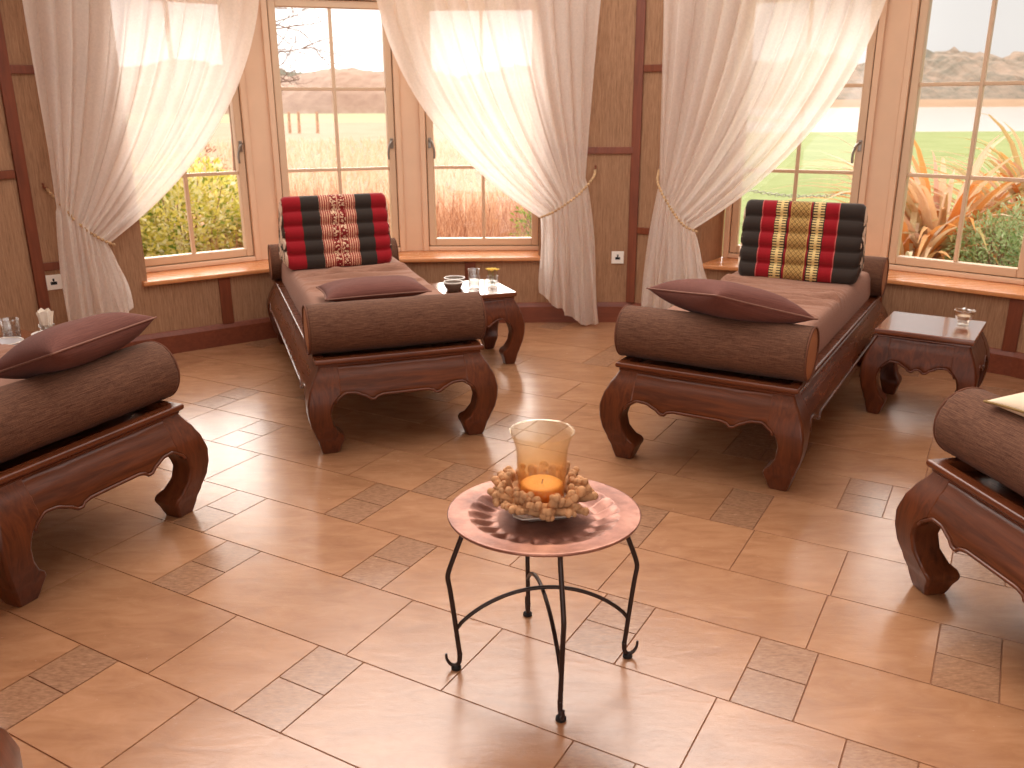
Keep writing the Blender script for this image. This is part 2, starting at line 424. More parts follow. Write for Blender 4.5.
# ------------------------------------------------------------------ floor
AL = radians(29.45); UX, UY = cos(AL), -sin(AL); VX, VY = sin(AL), cos(AL)
ROW0 = 1.964; RH = 0.333; G = 0.1637
known = {   # row -> (first break, list of tile widths: 4 long, 2 square, 1 accent) read off the photograph's joints
    -3: (-3.49, [4, 4, 1, 2, 4, 1, 4, 2, 1, 4, 4, 1, 2, 4]),
    -2: (-3.86, [4, 4, 4, 2, 1, 4, 1, 4, 2, 1, 4, 1, 4, 2]),
    -1: (-3.60, [4, 2, 2, 1, 4, 2, 4, 2, 1, 4, 2, 4, 1, 4]),
    0: (-3.24, [4, 1, 4, 1, 4, 1, 2, 1, 4, 4, 2, 1, 4]),
    1: (-3.44, [4, 4, 1, 4, 2, 4, 2, 1, 4, 4, 2, 4, 1]),
    2: (-3.76, [2, 2, 1, 4, 2, 1, 4, 1, 2, 2, 4, 1, 4, 2, 4]),
    3: (-3.44, [4, 4, 2, 4, 2, 1, 4, 1, 4, 2, 1, 4, 2, 4]),
    4: (-3.53, [2, 1, 4, 2, 1, 1, 4, 4, 1, 4, 2, 4, 1, 4]),
    5: (-3.26, [4, 1, 4, 3, 2, 1, 1, 3, 4, 1, 4, 2, 4]),
}
rr = random.Random(3)
fl = MB(); tint = []
def tile(u0, u1, v0, v1, acc):
    g = 0.0010
    u0 += g; u1 -= g; v0 += g; v1 -= g; e = 0.0012
    pts = [(u0, v0), (u1, v0), (u1, v1), (u0, v1)]; ins = [(u0 + e, v0 + e), (u1 - e, v0 + e), (u1 - e, v1 - e), (u0 + e, v1 - e)]
    b = len(fl.v)
    for (u, v) in pts: fl.v.append((u * UX + v * VX, u * UY + v * VY, -0.004))
    for (u, v) in ins: fl.v.append((u * UX + v * VX, u * UY + v * VY, 0.0))
    t = (rr.random(), 1.0 if acc else 0.0, rr.random())
    for q in ((4, 5, 6, 7), (0, 1, 5, 4), (1, 2, 6, 5), (2, 3, 7, 6), (3, 0, 4, 7)):
        fl.face([b + i for i in q], 0); tint.append(t)
for r in range(-12, 16):
    v0 = ROW0 + RH * r
    if r in known:
        u, ws = known[r]; seq = list(ws)
        first = u
        while seq and True:
            break
    else:
        u = -3.6 + rr.choice((0, 1, 2, 3)) * G; seq = [rr.choice((4, 4, 2, 1, 4)) for _ in range(16)]
    lead = u
    while lead > -6.2:      # lead-in tiles to the left
        w = rr.choice((4, 2, 4, 1)) * G
        ctr = ((lead - w / 2) * UX + v0 * VX, (lead - w / 2) * UY + v0 * VY)
        if (ctr[0]) ** 2 + (ctr[1] - 2.7) ** 2 < 4.15 ** 2:
            if w == G: tile(lead - w, lead, v0, v0 + RH / 2, True); tile(lead - w, lead, v0 + RH / 2, v0 + RH, True)
            else: tile(lead - w, lead, v0, v0 + RH, False)
        lead -= w
    while u < 4.8:
        k = seq.pop(0) if seq else rr.choice((4, 2, 4, 1, 4))
        w = k * G
        ctr = ((u + w / 2) * UX + (v0 + RH / 2) * VX, (u + w / 2) * UY + (v0 + RH / 2) * VY)
        if ctr[0] ** 2 + (ctr[1] - 2.7) ** 2 < 4.15 ** 2:
            if k == 1: tile(u, u + w, v0, v0 + RH / 2, True); tile(u, u + w, v0 + RH / 2, v0 + RH, True)
            else: tile(u, u + w, v0, v0 + RH, False)
        u += w
nt = len(tint)
R_ = 4.15
fl.face([fl.vert((R_ * cos(2 * pi * j / 48), 2.7 + R_ * sin(2 * pi * j / 48), -0.0035)) for j in range(48)], 1); tint.append((0, 0, 0))
bb = len(fl.v)
fl.rings([[(R_ * cos(2 * pi * j / 48), 2.7 + R_ * sin(2 * pi * j / 48), z) for j in range(48)] for z in (-0.0035, -0.4)], 1, False)
tint += [(0, 0, 0)] * (len(fl.f) - len(tint))
fo = fl.build('floor', [M['tile'], M['grout']])
ca = fo.data.color_attributes.new('tint', 'FLOAT_COLOR', 'CORNER')
for p in fo.data.polygons:
    for li in p.loop_indices: ca.data[li].color = tint[p.index] + (1.0,)
tag(fo, 'terracotta beige stone tile floor with small brown accent tiles', 'floor', kind='structure')

# ------------------------------------------------------------------ room shell
casL = [(-2.45, 5.51), (-1.74, 6.03), (-1.61, 6.10), (-0.775, 6.38), (-0.64, 6.405), (0.24, 6.41)]
casR = [(1.47, 6.06), (2.27, 5.70), (2.39, 5.62), (3.04, 5.03), (3.13, 4.92), (3.57, 4.16)]
casF = [(-3.60, 3.36), (-3.22, 4.14)]
dadL = [(-2.25, 5.27), (-1.60, 5.73), (-0.80, 6.08), (0.22, 6.13)]
dadR = [(1.25, 5.80), (1.52, 5.69), (2.28, 5.29), (2.86, 4.79), (3.28, 4.10)]
panB = [(0.22, 6.13), (0.86, 6.12), (1.25, 5.80)]
panL = [(-3.02, 4.36), (-2.70, 4.93), (-2.25, 5.27)]
SZ = 0.475; TOPZ = 2.22; CEIL = 2.75
def off(a, b, d):
    """outward normal offset (away from the room) for a left-to-right wall run"""
    t = Vector((b[0] - a[0], b[1] - a[1])); t.normalize(); return Vector((-t.y, t.x)) * d
def wall_run(mb, pts, z0, z1, th=0.09, m=0):
    n = len(pts); front = [Vector(p) for p in pts]; back = []
    for i in range(n):
        o = Vector((0, 0)); k = 0
        if i > 0: o += off(pts[i - 1], pts[i], th); k += 1
        if i < n - 1: o += off(pts[i], pts[i + 1], th); k += 1
        back.append(front[i] + o / k)
    mb.rings([[(f.x, f.y, z0), (f.x, f.y, z1), (b.x, b.y, z1), (b.x, b.y, z0)] for f, b in zip(front, back)], m, True)
farL = [(-2.0, -0.75), (-3.15, 1.2), (-3.38, 2.2), (-3.42, 3.2), (-3.40, 3.42)]
farR = [(3.40, 4.03), (3.66, 3.2), (3.7, 2.2), (3.5, 1.2), (2.2, -0.75)]
w = MB()
wall_run(w, panB, 0, CEIL)
wall_run(w, dadL, 0, SZ - 0.028)
wall_run(w, [(0.22, 6.13), (0.24, 6.44)], SZ - 0.02, CEIL, 0.03)
wall_run(w, [(1.47, 6.09), (1.25, 5.80)], SZ - 0.02, CEIL, -0.03) if False else None
tag(w.build('wall_back', M['wall']), 'grasscloth wall panels behind the middle daybeds', 'wall', kind='structure')
w = MB()
wall_run(w, panL, 0, CEIL)
wall_run(w, [(-2.45, 5.54), (-2.25, 5.27)], SZ - 0.02, CEIL, 0.03)
wall_run(w, farL, 0, CEIL)
wall_run(w, [(-3.40, 3.42), (-3.02, 4.36)], 0, SZ - 0.028)
tag(w.build('wall_left', M['wall']), 'grasscloth wall panel at the far left with timber battens', 'wall', kind='structure')
w = MB()
wall_run(w, dadR, 0, SZ - 0.028)
wall_run(w, [(1.25, 5.80), (1.47, 6.09)], SZ - 0.02, CEIL, 0.03)
wall_run(w, [dadR[-1]] + farR, 0, CEIL)
tag(w.build('wall_right', M['wall']), 'grasscloth wall below the right windows', 'wall', kind='structure')
# lintels above the windows
w = MB()
wall_run(w, casL, TOPZ, CEIL); wall_run(w, casR, TOPZ, CEIL); wall_run(w, casF, TOPZ, CEIL)
tag(w.build('wall_upper', M['cream']), 'cream painted lintel above the windows', 'wall', kind='structure')
# sills (trim)
def sill(name, front, back, label):
    s = MB(); fr = []
    n = len(front)
    for i in range(n):
        o = Vector((0, 0)); k = 0
        if i > 0: o += off(front[i - 1], front[i], -0.035); k += 1
        if i < n - 1: o += off(front[i], front[i + 1], -0.035); k += 1
        fr.append(Vector(front[i]) + o / k)
    poly = [tuple(p) for p in fr] + list(back)[::-1]
    s.prism(poly, SZ - 0.028, SZ)
    return tag(s.build(name, M['sill'], bevel=0.006), label, 'window sill', kind='structure')
def outw(pts, d): return [(x + (x - 0) / sqrt(x * x + (y - 2.7) ** 2) * d, y + (y - 2.7) / sqrt(x * x + (y - 2.7) ** 2) * d) for x, y in pts]
sill('trim_1', dadL, outw(casL, 0.05), 'polished orange wood sill below the left bay of windows')
sill('trim_2', dadR, outw(casR, 0.05), 'polished orange wood sill below the right bay of windows')
sill('trim_3', [(-3.40, 3.42), (-3.02, 4.36)], outw(casF, 0.05), 'orange wood sill beyond the far left post')
# skirting
def skirt(name, pts, label):
    s = MB(); 
    fr = [Vector(p) for p in pts]; n = len(fr); fro = []
    for i in range(n):
        o = Vector((0, 0)); k = 0
        if i > 0: o += off(pts[i - 1], pts[i], 0.018); k += 1
        if i < n - 1: o += off(pts[i], pts[i + 1], 0.018); k += 1
        fro.append(fr[i] - o / k)
    rs = []
    for f, b in zip(fro, fr):
        m_ = f + (b - f) * 0.6
        rs.append([(f.x, f.y, 0), (f.x, f.y, 0.115), (m_.x, m_.y, 0.14), (b.x, b.y, 0.145), (b.x, b.y, 0)])
    s.rings(rs)
    return tag(s.build(name, M['skirting']), label, 'skirting board', kind='structure')
skirt('baseboard_back', dadL + panB[1:], 'dark red wood skirting along the back wall')
skirt('baseboard_left', [farL[2], farL[3], farL[4]] + panL, 'dark red wood skirting at the far left')
skirt('baseboard_right', dadR + farR[1:3], 'dark red wood skirting along the right wall')
# battens and posts
nb = [3]
def batten(a, b, z0, z1, w=0.05, th=0.016, label=''):
    """vertical when a==b, else horizontal between a and b"""
    nb[0] += 1
    s = MB()
    a = Vector(a); b = Vector(b); t = (b - a).normalized(); nrm = Vector((t.y, -t.x))
    p = [a, b, b + nrm * th, a + nrm * th]
    s.prism([tuple(q) for q in p], z0, z1)
    return tag(s.build('trim_%d' % nb[0], M['batten'], bevel=0.003), label, 'timber batten', kind='structure')
def on(a, b, f): return (a[0] + (b[0] - a[0]) * f, a[1] + (b[1] - a[1]) * f)
def vbat(a, b, f, wd, z0, z1, label, th=0.018):
    L = sqrt((b[0] - a[0]) ** 2 + (b[1] - a[1]) ** 2); h = wd / 2 / L
    batten(on(a, b, f - h), on(a, b, f + h), z0, z1, th=th, label=label)
# posts at the wall corners
def post(p, name_label, wd=0.062, th=0.03, ang=0.0):
    nb[0] += 1
    s = MB(); Mx = Matrix.Translation((p[0], p[1], 0)) @ Matrix.Rotation(ang, 4, 'Z')
    s.box(-wd / 2, wd / 2, -th, 0.05, 0.145, CEIL, M=Mx)
    return tag(s.build('trim_%d' % nb[0], M['batten'], bevel=0.004), name_label, 'timber post', kind='structure')
post((0.85, 6.13), 'dark timber post between the two middle curtains', ang=radians(-18))
post((-2.70, 4.94), 'slanting looking timber post at the far left edge', ang=radians(48))
batten(on(panB[0], panB[1], 0.02), on(panB[0], panB[1], 0.95), 1.17, 1.215, label='horizontal timber batten left of the middle post')
batten(on(panB[1], panB[2], 0.05), on(panB[1], panB[2], 0.6), 1.69, 1.735, label='upper horizontal timber batten right of the middle post')
batten(on(panB[1], panB[2], 0.05), on(panB[1], panB[2], 0.6), 0.635, 0.68, label='lower horizontal timber batten right of the middle post')
batten(on(panL[1], panL[2], 0.05), on(panL[1], panL[2], 0.80), 1.66, 1.705, label='upper horizontal timber batten beside the left curtain')
batten(on(panL[1], panL[2], 0.05), on(panL[1], panL[2], 0.50), 0.60, 0.645, label='lower horizontal timber batten above the left socket')
batten(on(panL[0], panL[1], 0.02), on(panL[0], panL[1], 0.95), 1.12, 1.165, label='horizontal timber batten left of the far left post')
for a, b, f, lb in ((dadL[0], dadL[1], 0.62, 'short upright batten under the left window'), (dadL[1], dadL[2], 0.92, 'short upright batten under the sill behind the small table'),
                    (dadL[2], dadL[3], 0.50, 'short upright batten below the third window'), (dadR[1], dadR[2], 0.96, 'short upright batten below the right corner'),
                    (dadR[2], dadR[3], 0.96, 'short upright batten at the far right edge')):
    vbat(a, b, f, 0.075, 0.14, SZ - 0.03, lb, th=0.012)
# ceiling: ring with an unseen round opening, added to let daylight in
s = MB(); N = 64
rings = []
OPEN = 2.3
for rad, z in ((OPEN, CEIL), (4.4, CEIL), (4.4, CEIL + 0.12), (OPEN, CEIL + 0.12)):
    cy_ = 4.0 if rad == OPEN else 2.7
    rings.append([(rad * cos(2 * pi * j / N), cy_ + rad * sin(2 * pi * j / N), z) for j in range(N)])
b0 = len(s.v)
for r in rings: s.v += r
for i in range(4):
    k = (i + 1) % 4
    for j in range(N):
        s.face((b0 + i * N + j, b0 + i * N + (j + 1) % N, b0 + k * N + (j + 1) % N, b0 + k * N + j))
tag(s.build('ceiling', M['ceiling']), 'pale ceiling around an unseen round opening added for daylight', 'ceiling', kind='structure')

# ------------------------------------------------------------------ windows
def window(idx, a, b, label, handle='R'):
    """casing between plan points a and b (left to right seen from inside)"""
    a = Vector(a); b = Vector(b); t = (b - a); W = t.length; ang = math.atan2(t.y, t.x)
    root = empty('window_%d' % idx, (a.x, a.y, 0), ang, label, 'window', kind='structure')
    z0, z1 = SZ, TOPZ
    fz0, fz1 = SZ + 0.032, 2.152
    cw = 0.040
    s = MB()      # casing, faces -y (room side)
    s.box(0, cw, -0.035, 0.07, z0, z1); s.box(W - cw, W, -0.035, 0.07, z0, z1)
    s.box(cw, W - cw, -0.035, 0.07, fz1, z1); s.box(cw, W - cw, -0.035, 0.07, z0, fz0)
    s.build('casing', M['cream'], root, bevel=0.006)
    s = MB(); g = 0.004
    s.box(cw, cw + g, -0.006, 0.05, fz0, fz1); s.box(W - cw - g, W - cw, -0.006, 0.05, fz0, fz1)
    s.box(cw, W - cw, -0.006, 0.05, fz0, fz0 + g); s.box(cw, W - cw, -0.006, 0.05, fz1 - g, fz1)
    s.build('gap_shade', M['gap_shade'], root)  # dark strips stand in for shade in the gap between sash and casing
    sw = 0.048; x0, x1 = cw + g, W - cw - g; y0, y1 = -0.016, 0.045
    s = MB()
    s.box(x0, x0 + sw, y0, y1, fz0 + g, fz1 - g); s.box(x1 - sw, x1, y0, y1, fz0 + g, fz1 - g)
    s.box(x0 + sw, x1 - sw, y0, y1, fz1 - g - sw, fz1 - g); s.box(x0 + sw, x1 - sw, y0, y1, fz0 + g, fz0 + g + 0.052)
    sash = s.build('sash', M['cream_sash'], root, bevel=0.006)
    gx0, gx1, gz0, gz1 = x0 + sw, x1 - sw, fz0 + g + 0.052, fz1 - g - sw
    s = MB(); bw = 0.022
    xm = (gx0 + gx1) / 2
    s.box(xm - bw / 2, xm + bw / 2, -0.006, 0.03, gz0, gz1)
    for zz in (1.066, 1.596):
        s.box(gx0, xm - bw / 2, -0.004, 0.028, zz - bw / 2, zz + bw / 2); s.box(xm + bw / 2, gx1, -0.004, 0.028, zz - bw / 2, zz + bw / 2)
    s.build('glazing_bars', M['cream_sash'], root, bevel=0.003)
    s = MB(); s.box(gx0, gx1, 0.010, 0.014, gz0, gz1); s.build('pane', M['pane'], root)
    # casement handle on the sash stile
    hx = x1 - sw / 2 if handle == 'R' else x0 + sw / 2
    s = MB(); s.box(hx - 0.011, hx + 0.011, y0 - 0.008, y0, 1.20, 1.27)
    h = s.build('handle', M['steel'], root, bevel=0.003)
    s = MB(); d = -1 if handle == 'R' else 1
    s.tube(arc([(hx, y0 - 0.006, 1.25), (hx, y0 - 0.035, 1.252), (hx + d * 0.02, y0 - 0.045, 1.235), (hx + d * 0.034, y0 - 0.045, 1.18), (hx + d * 0.032, y0 - 0.045, 1.13)], 5), [0.008] * 21, 8)
    s.build('lever', M['steel'], h, smooth=True)
    return root
window(1, casL[0], casL[1], 'leftmost casement window with yellow green shrub outside', 'R')
window(2, casL[2], casL[3], 'uncurtained casement window behind the red striped cushion', 'R')
window(3, casL[4], casL[5], 'casement window half hidden by the curtain behind the small table', 'L')
window(4, casR[0], casR[1], 'casement window behind the gold patterned cushion', 'R')
window(5, casR[2], casR[3], 'casement window at the right with strap leaved plant outside', 'R')
window(6, casR[4], casR[5], 'casement window beyond the right edge', 'L')
window(7, casF[0], casF[1], 'casement window beyond the far left post', 'R')
# flat cream mullion boards between windows
mi = 20
for a, b, lb in ((casL[1], casL[2], 'cream mullion board left of the uncurtained window'), (casL[3], casL[4], 'cream mullion board right of the uncurtained window'),
                 (casR[1], casR[2], 'cream mullion board between the two right windows'), (casR[3], casR[4], 'cream mullion board at the right edge')):
    s = MB(); av, bv = Vector(a), Vector(b); o1 = off(a, b, 0.07); i1 = off(a, b, -0.012)
    s.prism([tuple(av + i1), tuple(bv + i1), tuple(bv + o1), tuple(av + o1)], SZ, TOPZ)
    tag(s.build('trim_%d' % mi, M['cream'], bevel=0.003), lb, 'mullion', kind='structure'); mi += 1

# sockets
def socket(p, a, b, z, label):
    t = Vector((b[0] - a[0], b[1] - a[1])); ang = math.atan2(t.y, t.x)
    root = empty('wall_socket', (p[0], p[1], z), ang, label, 'socket')
    s = MB(); s.box(-0.043, 0.043, -0.012, 0.0, -0.043, 0.043); s.build('face_plate', M['white_plastic'], root, bevel=0.004)
    s = MB(); s.box(-0.005, 0.005, -0.0135, -0.0115, 0.006, 0.022); s.box(-0.016, -0.006, -0.0135, -0.0115, -0.012, -0.003); s.box(0.006, 0.016, -0.0135, -0.0115, -0.012, -0.003)
    s.box(-0.017, 0.017, -0.0125, -0.0118, -0.014, 0.004)
    s.build('socket_holes', M['black'], root)
pq = on(panL[1], panL[2], 0.14)
socket((pq[0], pq[1]), panL[1], panL[2], 0.53, 'white wall socket beside the far left post')
pq = on(panB[0], panB[1], 0.82)
socket((pq[0], pq[1]), panB[0], panB[1], 0.465, 'white wall socket between the two middle curtains')

# ------------------------------------------------------------------ opium-style daybeds and tables
OUT = [(0.0, -0.006), (0.05, 0.006), (0.10, 0.023), (0.15, 0.040), (0.20, 0.049), (0.25, 0.050), (0.30, 0.039), (0.35, 0.017), (0.385, -0.006), (0.41, -0.016)]
INN = [(0.0, 0.084), (0.035, 0.094), (0.068, 0.108), (0.085, 0.104), (0.11, 0.078), (0.15, 0.058), (0.20, 0.050), (0.24, 0.058), (0.275, 0.085), (0.31, 0.13), (0.41, 0.14)]
def leg_mesh(cx, cy, sx, sy, k=1.0):
    """cabriole leg at lip corner (cx,cy); sx,sy point inwards (+1/-1)"""
    s = MB(); rs = []
    zs = [0.0, 0.02, 0.04, 0.06, 0.07, 0.08, 0.09, 0.105, 0.125, 0.15, 0.175, 0.2, 0.225, 0.25, 0.27, 0.29, 0.31, 0.33, 0.35, 0.37, 0.39, 0.405]
    for z in zs:
        o = interp(OUT, z) * k; i = interp(INN, z) * k
        if z > 0.30: i = min(i, 0.105 * k)
        c = 0.008
        x0, x1, y0, y1 = -o, i, -o, i
        ring = [(x0 + c, y0), (x1 - c, y0), (x1, y0 + c), (x1, y1 - c), (x1 - c, y1), (x0 + c, y1), (x0, y1 - c), (x0, y0 + c)]
        if z < 0.001: ring = [((x - (x0 + x1) / 2) * .94 + (x0 + x1) / 2, (y - (y0 + y1) / 2) * .94 + (y0 + y1) / 2) for x, y in ring]
        rs.append([(cx + sx * x, cy + sy * y, z) for x, y in ring])
    s.rings(rs)
    return s
def apron_bottom(d, L, k=1.0):
    """height of the apron's lower edge at distance d from the lip end (L = full length)"""
    d = min(d, L - d)
    tab = [(0.06 * k, 0.235), (0.085 * k, 0.268), (0.12 * k, 0.288), (0.16 * k, 0.286), (0.205 * k, 0.268), (0.228 * k, 0.252), (0.246 * k, 0.250), (0.258 * k, 0.262), (0.285 * k, 0.268), (0.34 * k, 0.268)]
    return interp(tab, d)
def apron_mesh(p0, p1, inward, k=1.0, th=0.032):
    """curved board from lip corner p0 to p1; inward = unit vector towards the bed's middle"""
    s = MB(); p0 = Vector(p0); p1 = Vector(p1); L = (p1 - p0).length; t = (p1 - p0) / L; iv = Vector(inward)
    rs = []; n = int(max(50, L / 0.012)); 
    for i in range(n + 1):
        d = 0.07 * k + (L - 0.14 * k) * i / n
        zb = apron_bottom(d, L, k); ring = []
        lev = [zb + (0.405 - zb) * q / 8 for q in range(9)]
        for z in lev:
            o = interp(OUT, z) * k - 0.002
            if z == lev[0]: o -= 0.006
            q = p0 + t * d - iv * o; ring.append((q.x, q.y, z))
        for z in lev[::-1]:
            o = interp(OUT, z) * k - th
            q = p0 + t * d - iv * o; ring.append((q.x, q.y, z))
        rs.append(ring)
    s.rings(rs)
    # bead that follows the lower edge
    path = []
    for i in range(n + 1):
        d = 0.07 * k + (L - 0.14 * k) * i / n; zb = apron_bottom(d, L, k) + 0.004
        q = p0 + t * d - iv * (interp(OUT, zb) * k - 0.004); path.append((q.x, q.y, zb))
    s.tube(path, 0.006 * k, 6)
    return s
def lip_mesh(W, L, k=1.0):
    s = MB()
    x, y = W / 2, L
    def rect(e, z): return [(-x + e, e, z), (x - e, e, z), (x - e, y - e, z), (-x + e, y - e, z)]
    prof = [(0.016, 0.400), (0.012, 0.408), (0.016, 0.413), (0.004, 0.416), (0.0, 0.422), (0.0, 0.432), (0.004, 0.438), (0.012, 0.440), (0.040, 0.440), (0.044, 0.437), (0.045, 0.405), (0.06, 0.404)]
    s.rings([rect(e, z) for e, z in prof])
    return s
BW, BL = 0.77, 2.10
def slab(x0, x1, y0, y1, z0, z1, r, nx, ny, fn):
    """soft slab: rounded top edges, vertical sides, top displaced by fn"""
    s = MB(); P = []
    def h(d): 
        d = max(0.0, min(d, r)); return r - sqrt(max(0, r * r - (r - d) ** 2))
    for j in range(-2, ny + 3):
        row = []
        for i in range(-2, nx + 3):
            ii = min(max(i, 0), nx); jj = min(max(j, 0), ny)
            fx = ii / nx; fy = jj / ny
            # concentrate samples at the border
            fx = 0.5 - 0.5 * cos(pi * fx) * (0.25) - 0.5 * (1 - 2 * fx) * 0.75
            fy = 0.5 - 0.5 * cos(pi * fy) * (0.25) - 0.5 * (1 - 2 * fy) * 0.75
            X = x0 + (x1 - x0) * fx; Y = y0 + (y1 - y0) * fy
            d = min(X - x0, x1 - X); e = min(Y - y0, y1 - Y)
            z = z1 - max(h(d), h(e)) + fn(X, Y) * min(1, d / 0.05, e / 0.05)
            lx = max(-i, i - nx, 0); ly = max(-j, j - ny, 0); l = max(lx, ly)
            if l == 1: z = z0 + 0.4 * (z1 - r - z0)
            if l == 2: z = z0
            # slight side bulge
            bul = 0.008 if l == 1 else (-0.004 if l == 2 else 0)
            if i < 0: X -= bul
            if i > nx: X += bul
            if j < 0: Y -= bul
            if j > ny: Y += bul
            row.append((X, Y, z))
        P.append(row)
    s.grid(P)
    # bottom
    s.face([s.vert((x0 + 0.004, y0 + 0.004, z0)), s.vert((x0 + 0.004, y1 - 0.004, z0)), s.vert((x1 - 0.004, y1 - 0.004, z0)), s.vert((x1 - 0.004, y0 + 0.004, z0))])
    return s
def mattress_fn(seed):
    R = random.Random(seed); W = []
    for i in range(22):
        W.append((R.uniform(0.55, 1.35), R.uniform(-0.30, 0.30), R.uniform(0.12, 0.26), R.uniform(-0.25, 0.25), R.uniform(0.009, 0.016), R.choice((-1, 1))))
    def fn(x, y):
        z = 0.004 * noise.noise(Vector((x * 3, y * 2, seed)))
        for (cy, cx, ln, sl, am, sg) in W:
            d = (y - cy - sl * (x - cx)) / 0.016; f = math.exp(-((x - cx) / ln) ** 2)
            z += am * f * (math.exp(-d * d) - 0.9 * math.exp(-((d + 1.6) ** 2)))
        return z
    return fn
def make_daybed(loc, ang, label, seed):
    root = empty('daybed', (loc[0], loc[1], 0), radians(ang), label, 'daybed', 'carved opium style daybeds in a ring')
    h = BW / 2
    for cx, cy, sx, sy in ((-h, 0, 1, 1), (h, 0, -1, 1), (h, BL, -1, -1), (-h, BL, 1, -1)):
        leg_mesh(cx, cy, sx, sy).build('leg', M['wood_leg'], root, bevel=0.003, angle=25)
    apron_mesh((-h, 0), (h, 0), (0, 1)).build('end_apron', M['wood'], root, smooth=True)
    apron_mesh((h, BL), (-h, BL), (0, -1)).build('end_apron', M['wood'], root, smooth=True)
    apron_mesh((-h, 0), (-h, BL), (1, 0)).build('side_apron', M['wood_side'], root, smooth=True)
    apron_mesh((h, 0), (h, BL), (-1, 0)).build('side_apron', M['wood_side'], root, smooth=True)
    lip_mesh(BW, BL).build('bed_frame', M['frame_wood'], root, bevel=0.002, angle=60)
    slab(-h + 0.045, h - 0.045, 0.236, BL - 0.236, 0.405, 0.600, 0.045, 50, 240, mattress_fn(seed)).build('mattress', M['mattress'], root, smooth=True)
    return root
BR = 0.110
def make_bolster(label, group='bolsters on the daybeds'):
    root = empty('bolster', (0, 0, 0), 0, label, 'bolster', group)
    s = MB(); Lh = 0.398; rs = []; n = 40
    prof = [(-Lh + 0.004, BR - 0.006), (-Lh + 0.002, BR - 0.001), (-Lh + 0.012, BR + 0.001), (-Lh + 0.06, BR + 0.001)]
    prof += [(x * 0.05, BR + 0.002) for x in range(-6, 7)] + [(-a, b) for a, b in prof[::-1]]
    for x, r in prof:
        ring = []
        for j in range(n):
            a = 2 * pi * j / n
            rr_ = r + 0.0022 * noise.noise(Vector((x * 14, cos(a) * 2.2, sin(a) * 2.2))) 
            if abs(x) > Lh - 0.05: rr_ += 0.0012 * sin(a * 22)
            ring.append((x, rr_ * cos(a), rr_ * sin(a)))
        rs.append(ring)
    s.rings(rs, 0, False)
    s.build('cover', M['bolster'], root, smooth=True)
    for sg in (-1, 1):
        s = MB(); m = 28
        s.rings([[(sg * (Lh - 0.003 + q), r * cos(2 * pi * j / m), r * sin(2 * pi * j / m)) for j in range(m)] for q, r in ((-0.004, BR - 0.003), (0.001, BR - 0.004), (0.004, BR * 0.6), (0.005, 0.004))], 0, True)
        s.build('end_panel', M['bolster_end'], root, smooth=True)
        s = MB(); pth = [(sg * Lh, (BR - 0.002) * cos(2 * pi * j / 40), (BR - 0.002) * sin(2 * pi * j / 40)) for j in range(41)]
        s.tube(pth, 0.0045, 6); s.build('piping', M['piping'], root, smooth=True)
    return root
def put(o, bed, lx, ly, lz, rz=0.0):
    x, y, a = bed; a = radians(a)
    o.location = (x + lx * cos(a) - ly * sin(a), y + lx * sin(a) + ly * cos(a), lz); o.rotation_euler = (0, 0, a + rz)
    return o
bedA = (-1.382, 2.735, 65.8); bedB = (-0.490, 3.765, 19.4); bedC = (0.776, 3.412, -30.4); bedD = (1.358, 2.145, -80.0); bedF = (-0.896, 1.063, 112.0)
make_daybed(bedA, bedA[2], 'carved daybed at the left edge, beside the left curtain', 1)
make_daybed(bedB, bedB[2], 'carved daybed carrying the red striped triangular cushion', 2)
make_daybed(bedC, bedC[2], 'carved daybed carrying the gold patterned triangular cushion', 3)
make_daybed(bedD, bedD[2], 'carved daybed cut off by the right edge, with a cream cushion', 4)
make_daybed(bedF, bedF[2], 'daybed almost out of view, its foot in the bottom left corner', 5)
b1 = make_bolster('brown woven bolster at the foot of the left edge daybed'); put(b1, bedA, 0, 0.128, 0.437 + BR + 0.003)
for bd, ly, lb in ((bedB, 0.128, 'brown woven bolster at the foot of the red cushion daybed'), (bedC, 0.128, 'brown woven bolster under the pillow of the gold cushion daybed'),
                   (bedD, 0.128, 'brown woven bolster at the foot of the daybed with the cream cushion'), (bedB, BL - 0.128, 'brown bolster behind the red striped triangular cushion'),
                   (bedC, BL - 0.128, 'brown bolster behind the gold patterned triangular cushion')):
    q = copy_tree(b1); put(q, bd, 0, ly, 0.437 + BR + 0.003); q['label'] = lb

